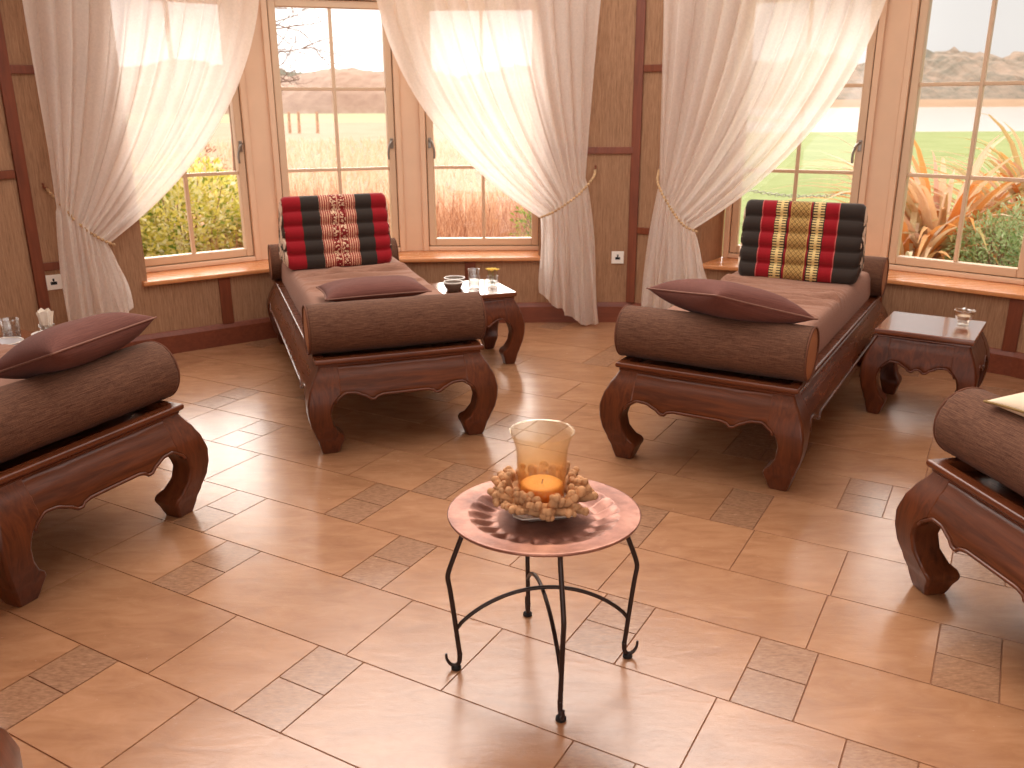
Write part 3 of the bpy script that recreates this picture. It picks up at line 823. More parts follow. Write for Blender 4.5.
# ------------------------------------------------------------------ pillows
def pillow_mesh(W, D, T, seed, droop=0.0, nx=40, ny=28, sh=0.0):
    """closed cushion with pointed corners; local x width, y depth, mid plane z=0"""
    s = MB(); R = random.Random(seed)
    def outline(u, v):
        # pull the sides in between the corners
        x = u * W / 2 * (1 - 0.06 * (1 - v * v)); y = v * D / 2 * (1 - 0.08 * (1 - u * u)); return x + sh * y, y
    def thick(u, v):
        e = max(0.0, (1 - u ** 4) * (1 - v ** 4)); f = (1 - u * u) * (1 - v * v)
        return T / 2 * (0.55 * e ** 0.6 + 0.45 * f ** 0.5)
    def bend(x, y): return -droop * ((x / (W / 2)) ** 2) 
    top = []; bot = []
    for j in range(ny + 1):
        v = -cos(pi * j / ny) * 0.5 + (-1 + 2 * j / ny) * 0.5; rt = []; rb = []
        for i in range(nx + 1):
            u = -cos(pi * i / nx) * 0.5 + (-1 + 2 * i / nx) * 0.5
            x, y = outline(u, v); t = thick(u, v)
            wr = 0.004 * noise.noise(Vector((x * 9, y * 9, seed))) * min(1, t / 0.03)
            edge = max(abs(u), abs(v)); wr += 0.003 * sin(28 * (x if abs(v) > abs(u) else y) * 6.28 / 3) * max(0, edge - 0.72) * (1 - edge) * 12
            zz = bend(x, y); rt.append((x, y, zz + t + wr)); rb.append((x, y, zz - t * 0.85))
        top.append(rt); bot.append(rb[::-1])
    s.grid(top); s.grid(bot)
    edge = [outline(-1 + 2 * i / 30, -1) for i in range(31)] + [outline(1, -1 + 2 * i / 24) for i in range(1, 25)] + [outline(1 - 2 * i / 30, 1) for i in range(1, 31)] + [outline(-1, 1 - 2 * i / 24) for i in range(1, 25)]
    return s, [(x, y, bend(x, y)) for x, y in edge]
def make_pillow(loc, ang, W, D, T, label, seed, tilt=(0, 0), droop=0.0, mat='pillow', pip='pillow_piping', cat='cushion', group=None, sh=0.0):
    root = empty('cushion', loc, radians(ang), label, cat, group)
    root.rotation_euler = (radians(tilt[0]), radians(tilt[1]), radians(ang))
    s, edge = pillow_mesh(W, D, T, seed, droop, sh=sh)
    s.build('cover', M[mat], root, smooth=True, weld=True)
    s = MB(); s.tube(edge, 0.0038, 6); s.build('piping', M[pip], root, smooth=True)
    return root
def pillow_on(bed, N, R, Lc, T, label, seed, **kw):
    """square cushion from three corners given in the daybed's own frame: N nearest, R to its right, Lc to its left"""
    x, y, a = bed; ca, sa = cos(radians(a)), sin(radians(a))
    wv = lambda q: Vector((x + q[0] * ca - q[1] * sa, y + q[0] * sa + q[1] * ca, q[2]))
    n, r, l = wv(N), wv(R), wv(Lc); X = r - n; Y = l - n; c = n + X / 2 + Y / 2; W, D = X.length, Y.length
    X.normalize(); dx = Y.dot(X); Y = Y - X * dx; D = Y.length; sh = dx / D; Y.normalize(); Z = X.cross(Y)
    o = make_pillow(c, 0, W, D, T, label, seed, sh=sh, **kw)
    o.rotation_euler = Matrix((X, Y, Z)).transposed().to_euler(); return o
G_ = 'mauve brown cushions'
pillow_on(bedA, (-0.13, -0.01, 0.765), (0.40, 0.10, 0.755), (-0.14, 0.31, 0.655), 0.17, 'mauve brown cushion on the bolster of the left edge daybed', 11, group=G_)
pillow_on(bedB, (-0.29, 0.245, 0.652), (0.21, 0.27, 0.652), (-0.29, 0.56, 0.652), 0.105, 'mauve brown cushion lying flat behind the bolster, below the red cushion', 12, group=G_)
pillow_on(bedC, (0.054, -0.05, 0.785), (0.40, 0.145, 0.69), (-0.353, 0.247, 0.72), 0.17, 'mauve brown cushion lying askew on the bolster, below the gold cushion', 13, group=G_)
make_pillow((1.66, 2.11, 0.70), -78, 0.70, 0.44, 0.13, 'cream and olive cushion at the right edge of the photo', 14, (3, 0), 0.02, mat='cream_cloth', pip='olive_cloth')

# ------------------------------------------------------------------ Thai triangular cushions
def thai(loc, ang, W, H, D, lean, mat, label):
    root = empty('triangular_cushion', loc, ang, label, 'cushion', 'thai triangular cushions')
    nR = 5; prof = []; vv = []
    A = Vector((0.0, 0.0)); T = Vector((lean, H)); B = Vector((D, 0.0))
    K = 7
    def side(p, q, n, amp, vs):
        d = q - p; nn = Vector((-d.y, d.x)).normalized()
        for r in range(n):
            for k in range(K):
                f = (r + k / K) / n
                bump = amp * (sin(pi * (k / K)) ** 0.6 if k else 0)
                pt = p + d * f + nn * bump; prof.append(pt); vv.append(vs + r + k / K)
    side(A, T, nR, 0.027, 0)
    side(T, B, nR, 0.016, 5)
    nb_ = 6
    for k in range(nb_): prof.append(B + (A - B) * (k / nb_)); vv.append(10 + k / nb_)
    cen = Vector((sum(p.x for p in prof) / len(prof), sum(p.y for p in prof) / len(prof)))
    xs = [0.0, 0.003, 0.010, 0.022, 0.04] + [0.04 + (1 - 0.08) * i / 28 for i in range(1, 28)] + [0.96, 0.978, 0.990, 0.997, 1.0]
    s = MB(); n = len(prof)
    base = 0
    for xf in xs:
        e = min(xf, 1 - xf); sc = 1 - 0.075 * (1 - min(1, e / 0.04)) ** 2
        wav = 0.004 * noise.noise(Vector((xf * 9, 1.7, H)))
        for p, v in zip(prof + [prof[0]], vv + [11.0]):
            i = s.vert(((xf - 0.5) * W, cen.x + (p.x - cen.x) * sc + wav, max(0.0, cen.y + (p.y - cen.y) * sc)))
            s.uv[i] = (xf, v)
    m = n + 1
    for a in range(len(xs) - 1):
        for j in range(n):
            s.face((a * m + j, (a + 1) * m + j, (a + 1) * m + j + 1, a * m + j + 1)[::-1])
    s.build('cover', M[mat], root, smooth=True)
    for sg in (-1, 1):
        e = MB(); ring = [(sg * (0.5 * W - 0.0005), cen.x + (p.x - cen.x) * 0.925, max(0, cen.y + (p.y - cen.y) * 0.925)) for p in prof]
        ring2 = [(sg * (0.5 * W + 0.010), cen.x + (p.x - cen.x) * 0.75, max(0.03, cen.y + (p.y - cen.y) * 0.75)) for p in prof]
        e.rings([ring, ring2], 0, True)
        e.build('end_panel', M['thai_end'], root, smooth=False)
    return root
a = thai((0, 0, 0), 0, 0.60, 0.40, 0.34, 0.10, 'thai_red', 'red and charcoal striped triangular cushion with cream figures')
put(a, bedB, -0.045, 1.36, 0.603, radians(3))
a = thai((0, 0, 0), 0, 0.60, 0.40, 0.34, 0.10, 'thai_gold', 'charcoal, red and gold lattice patterned triangular cushion')
put(a, bedC, 0.040, 1.36, 0.603, radians(5))

# ------------------------------------------------------------------ small opium tables
TW, TH = 0.44, 0.44
def make_table(loc, ang, label):
    root = empty('side_table', (loc[0], loc[1], 0), radians(ang), label, 'side table', 'small opium style side tables')
    h = TW / 2; k = 0.8
    for cx, cy, sx, sy in ((-h, -h, 1, 1), (h, -h, -1, 1), (h, h, -1, -1), (-h, h, 1, -1)):
        leg_mesh(cx, cy, sx, sy, k).build('leg', M['table_leg'], root, bevel=0.003, angle=25)
    for p0, p1, iv in (((-h, -h), (h, -h), (0, 1)), ((h, h), (-h, h), (0, -1)), ((-h, -h), (-h, h), (1, 0)), ((h, -h), (h, h), (-1, 0))):
        apron_mesh(p0, p1, iv, k * 0.62 if False else k, 0.026).build('apron', M['table_leg'], root, smooth=True)
    s = MB()
    def rect(e, z): return [(-h + e, -h + e, z), (h - e, -h + e, z), (h - e, h - e, z), (-h + e, h - e, z)]
    s.rings([rect(e, z) for e, z in ((0.012, 0.398), (0.008, 0.404), (0.012, 0.410), (0.001, 0.414), (-0.001, 0.420), (-0.001, 0.436), (0.002, 0.440))])
    s.build('table_top', M['table_wood'], root, bevel=0.0015, angle=60)
    return root
make_table((-0.255, 5.20), 21.0, 'small carved table below the sill with cups and yellow flowers')
make_table((2.09, 4.235), -33.8, 'small carved table with one votive glass, under the right window')
make_table((-2.32, 3.93), 65.8, 'small carved table behind the left cushion, with glass and napkins')

def tumbler(name, loc, r, h, label, cat, fill=0.0, mats=('glass', 'water'), group=None, flare=0.06, foot=False):
    root = empty(name, loc, 0, label, cat, group)
    s = MB(); t = 0.0022
    R = lambda z: r * (1 - flare) + r * flare * z / h
    s.lathe([(0.0005, 0.0), (R(0) - 0.002, 0.0), (R(0), 0.003), (R(h), h - 0.001), (R(h) - t / 2, h), (R(h) - t, h - 0.001), (R(0) - t, 0.008), (0.0005, 0.007)], 28)
    s.build('glass', M[mats[0]], root, smooth=True)
    if fill:
        s = MB(); s.lathe([(0.0005, 0.0085), (R(0) - t - 0.0006, 0.0085), (R(fill) - t - 0.0006, fill), (0.0005, fill)], 24)
        s.build('water', M[mats[1]], root, smooth=False)
    return root
def bowl(name, loc, r, h, label, mat, cat='bowl', inner=None, group=None):
    root = empty(name, loc, 0, label, cat, group)
    s = MB()
    s.lathe([(0.0005, 0.0), (r * .5, 0.0), (r * .55, 0.004), (r * .82, h * .4), (r * .97, h * .8), (r, h), (r * .95, h), (r * .78, h * .45), (r * .45, 0.010), (0.0005, 0.009)], 32)
    s.build('body', M[mat], root, smooth=True)
    s = MB(); s.tube([(r * 0.975 * cos(2 * pi * j / 36), r * 0.975 * sin(2 * pi * j / 36), h) for j in range(37)], 0.0035, 6); s.build('rim', M['porcelain'], root, smooth=True)
    return root
TT = 0.4405
# things on the middle table
bowl('bowl', (-0.345, 5.105, TT), 0.058, 0.055, 'grey speckled bowl standing in front of the tumbler', 'bowl_dark', group='bowls on the middle table')
bowl('bowl', (-0.345, 5.235, TT), 0.062, 0.055, 'pale grey bowl just behind the darker bowl', 'bowl_dark', group='bowls on the middle table')
tumbler('drinking_glass', (-0.225, 5.20, TT), 0.036, 0.115, 'tall tumbler half full of water beside the bowls', 'glass', 0.05)
vs = tumbler('flower_vase', (-0.115, 5.26, TT), 0.034, 0.062, 'little glass of yellow flowers on the middle table', 'vase', 0.03)
M['petal'] = m_plain('yellow_petal', rgb(246, 208, 104), 0.7, 0.2, var=0.1)
M['stem'] = m_plain('flower_stem', rgb(130, 128, 60), 0.7, 0.2)
fr_ = random.Random(5)
for k in range(6):
    a = k * 2 * pi / 6 + 0.3; rad = 0.026 if k < 5 else 0.0; c = (rad * cos(a), rad * sin(a), 0.082 + 0.014 * fr_.random())
    s = MB(); s.tube([(c[0] * .3, c[1] * .3, 0.012), (c[0] * .8, c[1] * .8, 0.055), c], 0.0016, 5); st = s.build('stem', M['stem'], vs, smooth=True)
    s = MB()
    for p in range(6):
        b = p * pi / 3 + k; dx, dy = cos(b), sin(b)
        tip = (c[0] + dx * 0.021, c[1] + dy * 0.021, c[2] + 0.012)
        l_ = (c[0] + dx * .012 - dy * .007, c[1] + dy * .012 + dx * .007, c[2] + 0.008); r_ = (c[0] + dx * .012 + dy * .007, c[1] + dy * .012 - dx * .007, c[2] + 0.008)
        i = [s.vert(c), s.vert(r_), s.vert(tip), s.vert(l_)]; s.face(i)
    s.ball((c[0], c[1], c[2] + 0.004), 0.006, 8, 5)
    s.build('blossom', M['petal'], vs, solid=0.0012)
# votive on the right table
root = empty('votive_glass', (2.245, 4.235, TT), 0, 'small cut glass votive holder on the right table', 'candle holder')
s = MB(); n = 24
prof = [(0.020, 0.0), (0.026, 0.004), (0.022, 0.012), (0.030, 0.022), (0.040, 0.045), (0.042, 0.068), (0.047, 0.072)]
inn = [(0.042, 0.072), (0.037, 0.066), (0.035, 0.045), (0.025, 0.026), (0.001, 0.022)]
rs = []
for r, z in prof: rs.append([(r * (1 + 0.05 * (j % 2)) * cos(2 * pi * j / n), r * (1 + 0.05 * (j % 2)) * sin(2 * pi * j / n), z + (0.006 * (j % 4 == 0) if z > 0.06 else 0)) for j in range(n)])
for r, z in inn: rs.append([(r * cos(2 * pi * j / n), r * sin(2 * pi * j / n), z + (0.006 * (j % 4 == 0) if z > 0.06 else 0)) for j in range(n)])
s.rings(rs)
M['cut_glass'] = m_glass('cut_glass', (0.96, 0.9, 0.82, 1), 0.9, 0.08)
s.build('cup', M['cut_glass'], root)
s = MB(); s.lathe([(0.001, 0.0235), (0.026, 0.0275), (0.030, 0.045), (0.001, 0.045)], 20); s.build('candle', M['paper'], root, smooth=False)
# things on the left table
tumbler('drinking_glass', (-2.335, 3.965, TT), 0.040, 0.115, 'tall tumbler of water on the far left table', 'glass', 0.055)
M['bowl_blue'] = m_plain('white_blue_bowl', rgb(210, 204, 204), 0.3, 0.4, var=0.1)
bowl('bowl', (-2.275, 3.80, TT), 0.075, 0.05, 'white bowl in front of the far left tumbler', 'bowl_blue', group='white bowls on the left table')
bowl('bowl', (-2.165, 3.965, TT), 0.070, 0.045, 'white bowl next to the napkins', 'bowl_blue', group='white bowls on the left table')
np_ = tumbler('napkin_glass', (-2.235, 4.09, TT), 0.036, 0.06, 'small glass stuffed with white paper napkins', 'napkin holder')
for k in range(5):
    s = MB(); a = k * 1.25; R_n = random.Random(k)
    P = []
    for j in range(5):
        row = []
        for i in range(5):
            f = i / 4 - .5; z = 0.012 + j * 0.028 + 0.012 * R_n.random() * (j > 2)
            d = 0.010 + 0.008 * j * 0.5
            row.append((cos(a) * d - sin(a) * f * (0.028 + 0.007 * j) + 0.003 * R_n.random(), sin(a) * d + cos(a) * f * (0.028 + 0.007 * j), z * (1 - 0.25 * abs(f))))
        P.append(row)
    s.grid(P); s.build('napkin', M['paper'], np_, solid=0.0015, smooth=False)

# ------------------------------------------------------------------ copper tray table in front
TC = (0.083, 2.105); TZ = 0.470
stand = empty('tray_table', (TC[0], TC[1], 0), radians(3), 'round copper tray table on four black iron legs', 'table')
s = MB(); N = 128; rs = []
RT = 0.253
def tray_z(r, a):
    if r > 0.200: return 0.0 + 0.004 * ((r - 0.2) / 0.062) ** 2
    if r > 0.130:
        f = (0.200 - r) / 0.070
        q = (a * 22 / (2 * pi) + 0.25 * f) % 1.0          # 22 slanting scallops
        fl_ = q / 0.75 if q < 0.75 else (1 - q) / 0.25
        return -0.020 * (f * f * (3 - 2 * f)) - 0.013 * sin(pi * min(1, f)) ** 0.8 * (1 - fl_)
    return -0.021 - 0.001 * cos(r * 20)
radii = [0.004, 0.05, 0.09, 0.12, 0.128, 0.134, 0.14, 0.147, 0.154, 0.161, 0.168, 0.175, 0.182, 0.188, 0.193, 0.197, 0.2, 0.203, 0.21, 0.23, 0.245, 0.25, 0.253]
N = 22 * 16
for r in radii: rs.append([(r * cos(2 * pi * j / N), r * sin(2 * pi * j / N), TZ + tray_z(r, 2 * pi * j / N + .05)) for j in range(N)])
rs.append([((RT + 0.003) * cos(2 * pi * j / N), (RT + 0.003) * sin(2 * pi * j / N), TZ + 0.001) for j in range(N)])
rs.append([((RT) * cos(2 * pi * j / N), (RT) * sin(2 * pi * j / N), TZ - 0.006) for j in range(N)])
rs.append([((RT - .02) * cos(2 * pi * j / N), (RT - .02) * sin(2 * pi * j / N), TZ - 0.006) for j in range(N)])
for r in (0.205, 0.17, 0.13, 0.004): rs.append([(r * cos(2 * pi * j / N), r * sin(2 * pi * j / N), TZ - 0.008 - (0.026 if r < .19 else 0)) for j in range(N)])
s.rings(rs, 0, True)
tr_ = s.build('tray', M['copper'], stand, smooth=True)
tr_.matrix_local = Matrix.Translation((0, 0, TZ)) @ Matrix.Rotation(radians(-2.0), 4, 'X') @ Matrix.Translation((0, 0, -TZ))
leg_ang = [radians(q) for q in (183, 3, 276, 96)]
LP = [(0.210, TZ - 0.012), (0.212, 0.430), (0.233, 0.372), (0.255, 0.31), (0.259, 0.285), (0.254, 0.25), (0.245, 0.17), (0.236, 0.08), (0.232, 0.045)]
for a in leg_ang:
    s = MB()
    pth = arc([(r * cos(a), r * sin(a), z) for r, z in LP], 5)
    s.tube(pth, 0.0068, 8)
    lg = s.build('leg', M['iron'], stand, smooth=True)
    s = MB()
    hook = [(0.232, 0.05), (0.234, 0.022), (0.244, 0.012), (0.258, 0.016), (0.268, 0.032), (0.270, 0.050)]
    s.tube(arc([(r * cos(a), r * sin(a), z) for r, z in hook], 5), [0.0075 - 0.004 * (i / 25) for i in range(26)], 8)
    s.build('scroll_foot', M['iron'], lg, smooth=True)
    s = MB(); s.lathe([(0.004, 0.0), (0.014, 0.001), (0.014, 0.008), (0.008, 0.013)], 16, c=(0.243 * cos(a), 0.243 * sin(a), 0)); s.build('foot_pad', M['black'], lg, smooth=False)
for k in (0, 2):
    a, b = leg_ang[k], leg_ang[k + 1]
    p, q = Vector((0.241 * cos(a), 0.241 * sin(a), 0.125)), Vector((0.241 * cos(b), 0.241 * sin(b), 0.125))
    s = MB(); pth = []
    for i in range(33):
        f = i / 32; z = 0.125 + 0.11 * (1 - (2 * f - 1) ** 2) ** 0.8 + (0.006 if k == 0 else -0.006) * sin(pi * f); w_ = p.lerp(q, f); pth.append((w_.x, w_.y, z))
    s.tube(pth, 0.0058, 8); s.build('arched_stretcher', M['iron'], stand, smooth=True)

# centrepiece: square dish, coral ring, crackle hurricane with a candle
TCZ = TZ - 0.0215
VC = (TC[0] - 0.005, TC[1] + 0.035)
dish = MB(); 
def sq(h_, z, c=0.02): return [(-h_ + c, -h_, z), (h_ - c, -h_, z), (h_, -h_ + c, z), (h_, h_ - c, z), (h_ - c, h_, z), (-h_ + c, h_, z), (-h_, h_ - c, z), (-h_, -h_ + c, z)]
dish.rings([sq(.05, 0.0), sq(.058, 0.004), sq(.084, 0.022), sq(.088, 0.026), sq(.084, 0.027), sq(.06, 0.012), sq(.02, 0.010, .005)])
d = dish.build('dish', M['porcelain'], bevel=0.002); d.location = (VC[0], VC[1], TCZ + 0.001); d.rotation_euler = (0, 0, radians(8))
tag(d, 'square white dish under the coral ring', 'dish')
vase = empty('hurricane_vase', (VC[0], VC[1], TCZ + 0.013), 0, 'flared amber crackle glass hurricane vase with candle', 'candle holder')
s = MB()
pr = [(0.001, 0.0), (0.048, 0.0), (0.056, 0.006), (0.060, 0.02), (0.063, 0.06), (0.066, 0.12), (0.069, 0.15), (0.076, 0.172), (0.085, 0.188), (0.086, 0.191), (0.082, 0.189), (0.073, 0.171), (0.066, 0.15), (0.063, 0.12), (0.060, 0.06), (0.057, 0.02), (0.050, 0.008), (0.001, 0.006)]
pr = [(r, z if z < 0.015 else z * 1.17) for r, z in pr]
s.lathe(pr, 56); s.build('glass', M['crackle'], vase, smooth=True)
s = MB(); s.lathe([(0.001, 0.0085), (0.048, 0.0085), (0.0545, 0.02), (0.057, 0.072), (0.050, 0.077), (0.03, 0.073), (0.001, 0.072)], 40)
cd = s.build('candle', M['candle'], vase, smooth=True)
s = MB(); s.tube([(0, 0, 0.070), (0.001, 0, 0.078), (0.003, 0.001, 0.085)], 0.0012, 5); s.build('wick', M['black'], cd)
# coral ring: knobbly branching lumps
cr = random.Random(21); s = MB()
ring = [(0.088 * cos(2 * pi * j / 40), 0.088 * sin(2 * pi * j / 40), 0.040 + 0.004 * sin(j * 1.7)) for j in range(41)]
s.tube(ring, 0.016, 8)
for k in range(78):
    a = 2 * pi * k / 78 + cr.uniform(-.06, .06); rad = 0.086
    el = cr.choice((0.0, 0.25, 0.55, 0.9, 1.25)) + cr.uniform(-.15, .15) ; L = cr.uniform(0.034, 0.060)
    side = cr.uniform(-.7, .7)
    p = Vector((rad * cos(a), rad * sin(a), 0.040))
    d_ = Vector((cos(a + side) * cos(el), sin(a + side) * cos(el), sin(el)))
    if el > 1.0: L *= 0.7
    pts = [p, p + d_ * L * .5, p + d_ * L + Vector((0, 0, 0.004))]
    if pts[-1].z < 0.030: pts[-1].z = 0.030
    r0 = cr.uniform(0.0085, 0.0125)
    s.tube(pts, [r0 * .9, r0, r0 * .95], 7)
    s.ball(pts[-1], r0 * 1.02, 8, 6)
    for q in range(cr.choice((1, 2, 2))):
        e = (d_ + Vector((cr.uniform(-1, 1), cr.uniform(-1, 1), cr.uniform(-.4, .9))) * 0.9).normalized()
        b_ = pts[1].lerp(pts[2], cr.uniform(.2, .8)); t_ = b_ + e * cr.uniform(.012, .02)
        hz = sqrt(t_.x ** 2 + t_.y ** 2)
        if hz < 0.078: continue
        s.tube([b_, t_], [r0 * .8, r0 * .75], 6); s.ball(t_, r0 * .85, 7, 5)
co_ = s.build('coral_ring', M['coral'], smooth=True); co_.location = (VC[0], VC[1], TCZ + 0.0105)
tag(co_, 'ring of sandy coral branches around the vase on the tray', 'coral')

# ------------------------------------------------------------------ curtains
def curtain(A, B, K0, K1, foot0, foot1, label, seed, tie_pts, ctrl=(0.06, 0.62), tail=0.30, loop_n=(0, -1)):
    """A free top edge, B tied top edge, K0/K1 neck at the free/tied side, foot0/foot1 hem ends (plan); one cloth sheet"""
    R = random.Random(seed)
    A, B, K0, K1 = Vector(A), Vector(B), Vector(K0), Vector(K1); F0, F1 = Vector(foot0), Vector(foot1)
    d = (B - A); d.z = 0; d.normalize(); nrm = Vector((d.y, -d.x, 0))
    if nrm.dot(Vector((0, -1, 0))) < 0: nrm = -nrm
    nS, nU, nD = 220, 56, 30
    ph = [R.uniform(0, 6.28) for _ in range(8)]
    def pleat(s_):
        return 0.62 * sin(2 * pi * 10 * s_ + ph[0] + 1.8 * sin(2 * pi * 2.3 * s_ + ph[1])) + 0.16 * sin(2 * pi * 23 * s_ + ph[2]) + 0.35 * sin(2 * pi * 4.3 * s_ + ph[3])
    P = []
    for i in range(nU + nD + 1):
        row = []
        for j in range(nS + 1):
            s_ = j / nS
            T = A.lerp(B, s_); K = K0.lerp(K1, s_)
            if i <= nU:
                t = i / nU
                cf = ctrl[0] + (0.5 - ctrl[0]) * s_ ** 1.3
                Cp = T.lerp(K, cf); Cp.z = T.z + (K.z - T.z) * (ctrl[1] + (0.5 - ctrl[1]) * s_)
                p = T * (1 - t) ** 2 + Cp * 2 * t * (1 - t) + K * t * t
                amp = 0.036 * (1 - t) + 0.018 * t + 0.014 * sin(pi * t)
                lat = 0.010 * sin(2 * pi * 13 * s_ + ph[4] + 3 * t)
                amp *= (0.5 + 0.5 * min(1, (s_ + .02) * 6))
                fold = 0.018 * noise.noise(Vector((s_ * 7, t * 2.2, seed))) * sin(pi * t)
                p = p + nrm * (pleat(s_ + 0.01 * sin(3 * t)) * amp + fold) + d * lat * (1 - 0.5 * t)
                bulge = 0.035 * t * t * (1 - abs(2 * s_ - 1)); p += nrm * bulge
            else:
                t = (i - nU) / nD
                F = F0.lerp(F1, s_); hem = 0.015 + tail * (1 - s_) ** 2.2 + 0.012 * sin(9 * s_ + ph[5])
                q = Vector((F.x, F.y, hem))
                spread = t ** 0.7
                p = K.lerp(q, t); p.x = K.x + (q.x - K.x) * spread; p.y = K.y + (q.y - K.y) * spread
                amp = 0.016 + 0.022 * t
                p += nrm * (pleat(s_ * 0.8 + 0.03 * t) * amp + 0.035 * (1 - t) * (1 - abs(2 * s_ - 1)) + 0.02 * sin(pi * t) * noise.noise(Vector((s_ * 9, t * 3, seed + 9))))
                p += d * 0.018 * sin(2 * pi * 4 * s_ + 5 * t + ph[6]) * t
                if p.z < 0.012: p.z = 0.012
            row.append(p)
        P.append(row)
    s = MB(); s.grid(P)
    o = s.build('curtain', M['sheer'], smooth=True)
    tag(o, label, 'curtain', 'sheer white curtains')
    return nrm
def tieback(pts, label, r=0.0105):
    root = empty('curtain_tieback', pts[0], 0, label, 'curtain tieback', 'curtain tiebacks')
    o0 = Vector(pts[0]); path = arc([Vector(p) - o0 for p in pts], 10)
    s = MB(); L = 0; last = path[0]; acc = 0.0
    dense = arc(path, 3)
    s.tube(dense, 0.004, 6)
    for i in range(1, len(dense)):
        acc += (dense[i] - dense[i - 1]).length
        if acc > r * 2.0:
            acc = 0; s.ball(dense[i], r, 7, 5, sz=0.9)
    s.build('cord', M['rope'], root, smooth=True)
    s = MB(); s.tube(arc([(0.0, 0.03, 0.0), (0, 0, 0), (0, -0.022, 0.004), (0, -0.026, 0.02)], 4), 0.005, 8); s.ball((0, -0.026, 0.022), 0.008, 8, 6)
    s.build('hook', M['batten'], root, smooth=True)
Z_T = 2.42
n1 = curtain((-1.49, 5.82, Z_T), (-2.53, 4.93, Z_T), (-2.33, 5.05, 0.735), (-2.52, 4.92, 0.97), (-2.21, 5.03), (-2.54, 4.81), 'sheer white curtain at the left, tied back low towards the left', 31, None, tail=0.34)
tieback([(-2.60, 4.995, 1.06), (-2.52, 4.95, 0.985), (-2.43, 4.95, 0.87), (-2.35, 5.00, 0.78), (-2.29, 5.07, 0.725)], 'beaded cord tieback holding the left curtain')
curtain((-0.90, 6.17, Z_T), (0.60, 6.02, Z_T), (0.20, 6.00, 0.755), (0.50, 6.02, 1.02), (0.20, 5.98), (0.62, 5.98), 'sheer white curtain right of the red cushion, tied back towards the right', 32, None, tail=0.24)
tieback([(0.57, 6.09, 1.07), (0.54, 5.94, 1.02), (0.44, 5.88, 0.92), (0.30, 5.88, 0.82), (0.19, 5.94, 0.765)], 'beaded cord tieback left of the middle post')
curtain((2.19, 5.42, Z_T), (0.925, 5.88, Z_T), (1.17, 5.66, 0.72), (0.98, 5.90, 1.00), (1.28, 5.55), (0.86, 5.86), 'sheer white curtain left of the gold cushion, tied back towards the left', 33, None, tail=0.30)
tieback([(0.99, 5.99, 1.08), (0.955, 5.82, 1.0), (1.01, 5.68, 0.87), (1.09, 5.60, 0.76), (1.19, 5.60, 0.71)], 'beaded cord tieback right of the middle post')
# curtain poles
for k, (a, b, lb) in enumerate(((( -2.66, 4.92), (-1.40, 5.94), 'wooden curtain pole above the left curtain'), ((-1.0, 6.18), (0.70, 6.01), 'wooden curtain pole above the middle curtain'), ((0.90, 5.95), (2.36, 5.35), 'wooden curtain pole above the right curtain'))):
    s = MB(); s.tube([(a[0], a[1], Z_T + .01), (b[0], b[1], Z_T + .01)], 0.014, 10)
    s.ball((a[0], a[1], Z_T + .01), 0.024); s.ball((b[0], b[1], Z_T + .01), 0.024)
    for f in (0.12, 0.88):
        p = on(a, b, f); s.tube([(p[0], p[1], Z_T + .01), (p[0], p[1], CEIL)], 0.006, 6)
    tag(s.build('curtain_pole', M['batten'], smooth=True), lb, 'curtain pole')

# ------------------------------------------------------------------ outside
GZ = -0.4
def flat(name, poly, z, mat, label, cat):
    s = MB(); s.prism(poly, z - 0.05, z); return tag(s.build(name, mat), label, cat, kind='structure')
M['meadow'] = m_ground('dry_meadow', [rgb(216, 170, 138), rgb(232, 192, 160), rgb(240, 208, 180)], 0.35, 5.0, (1, 1, 1))
M['lawn'] = m_ground('lawn_grass', [rgb(162, 176, 104), rgb(186, 198, 126), rgb(208, 214, 152)], 0.25, 4.0, k=0.46)
M['field'] = m_ground('far_field', [rgb(198, 204, 150), rgb(216, 216, 172)], 0.05, 1.0)
M['lake'] = m_plain('lake_water', rgb(216, 214, 214), 0.12, 0.6, var=0.02, sc=0.05)
M['shore'] = m_ground('shore_reeds', [rgb(206, 166, 132), rgb(222, 186, 152)], 0.1, 1.0)
flat('ground', [(-160, 6), (-3.6, 2), (-3, 4.6), (0, 6.3), (0.95, 9), (3.6, 30), (11.8, 98), (-160, 98)], GZ, M['meadow'], 'dry orange meadow outside the left windows', 'meadow')
flat('lawn', [(3.4, 2), (160, 6), (160, 60), (7.2, 60), (3.6, 30), (0.95, 9), (0, 6.3)], GZ - 0.005, M['lawn'], 'mown green lawn outside the right windows', 'lawn')
flat('field', [(-220, 97), (30, 97), (60, 300), (-220, 300)], GZ - 0.02, M['field'], 'distant pale green field', 'field')
flat('lake', [(7, 59), (420, 55), (420, 330), (30, 330)], GZ - 0.1, M['lake'], 'pale lake beyond the lawn', 'lake')
def hills(name, x0, x1, y, h, seed, mat, label, depth=80, rough_=1.0, n=160, base=-1):
    s = MB(); P = []
    for j in range(14):
        row = []
        for i in range(n + 1):
            f = i / n; x = x0 + (x1 - x0) * f; k = j / 13
            hh = h * (0.62 + 0.30 * noise.noise(Vector((x / 60.0, seed, 0))) + 0.22 * noise.noise(Vector((x / 17.0, seed + 5, 0))))
            lump = rough_ * (noise.noise(Vector((x / 3.2, j * 1.3, seed))) + 0.6 * noise.noise(Vector((x / 1.3, j * 2.1, seed + 2))))
            z = base + hh * sin(k * pi / 2) ** 0.8 + lump * (0.3 + k)
            row.append((x, y + depth * k, max(z, base - .5)))
        P.append(row)
    s.grid(P); return tag(s.build(name, mat, smooth=False), label, 'hills', kind='structure')
M['hill'] = m_ground('wooded_hill', [rgb(112, 116, 104), rgb(172, 154, 136), rgb(208, 178, 156)], 0.04, 0.16, k=0.6)
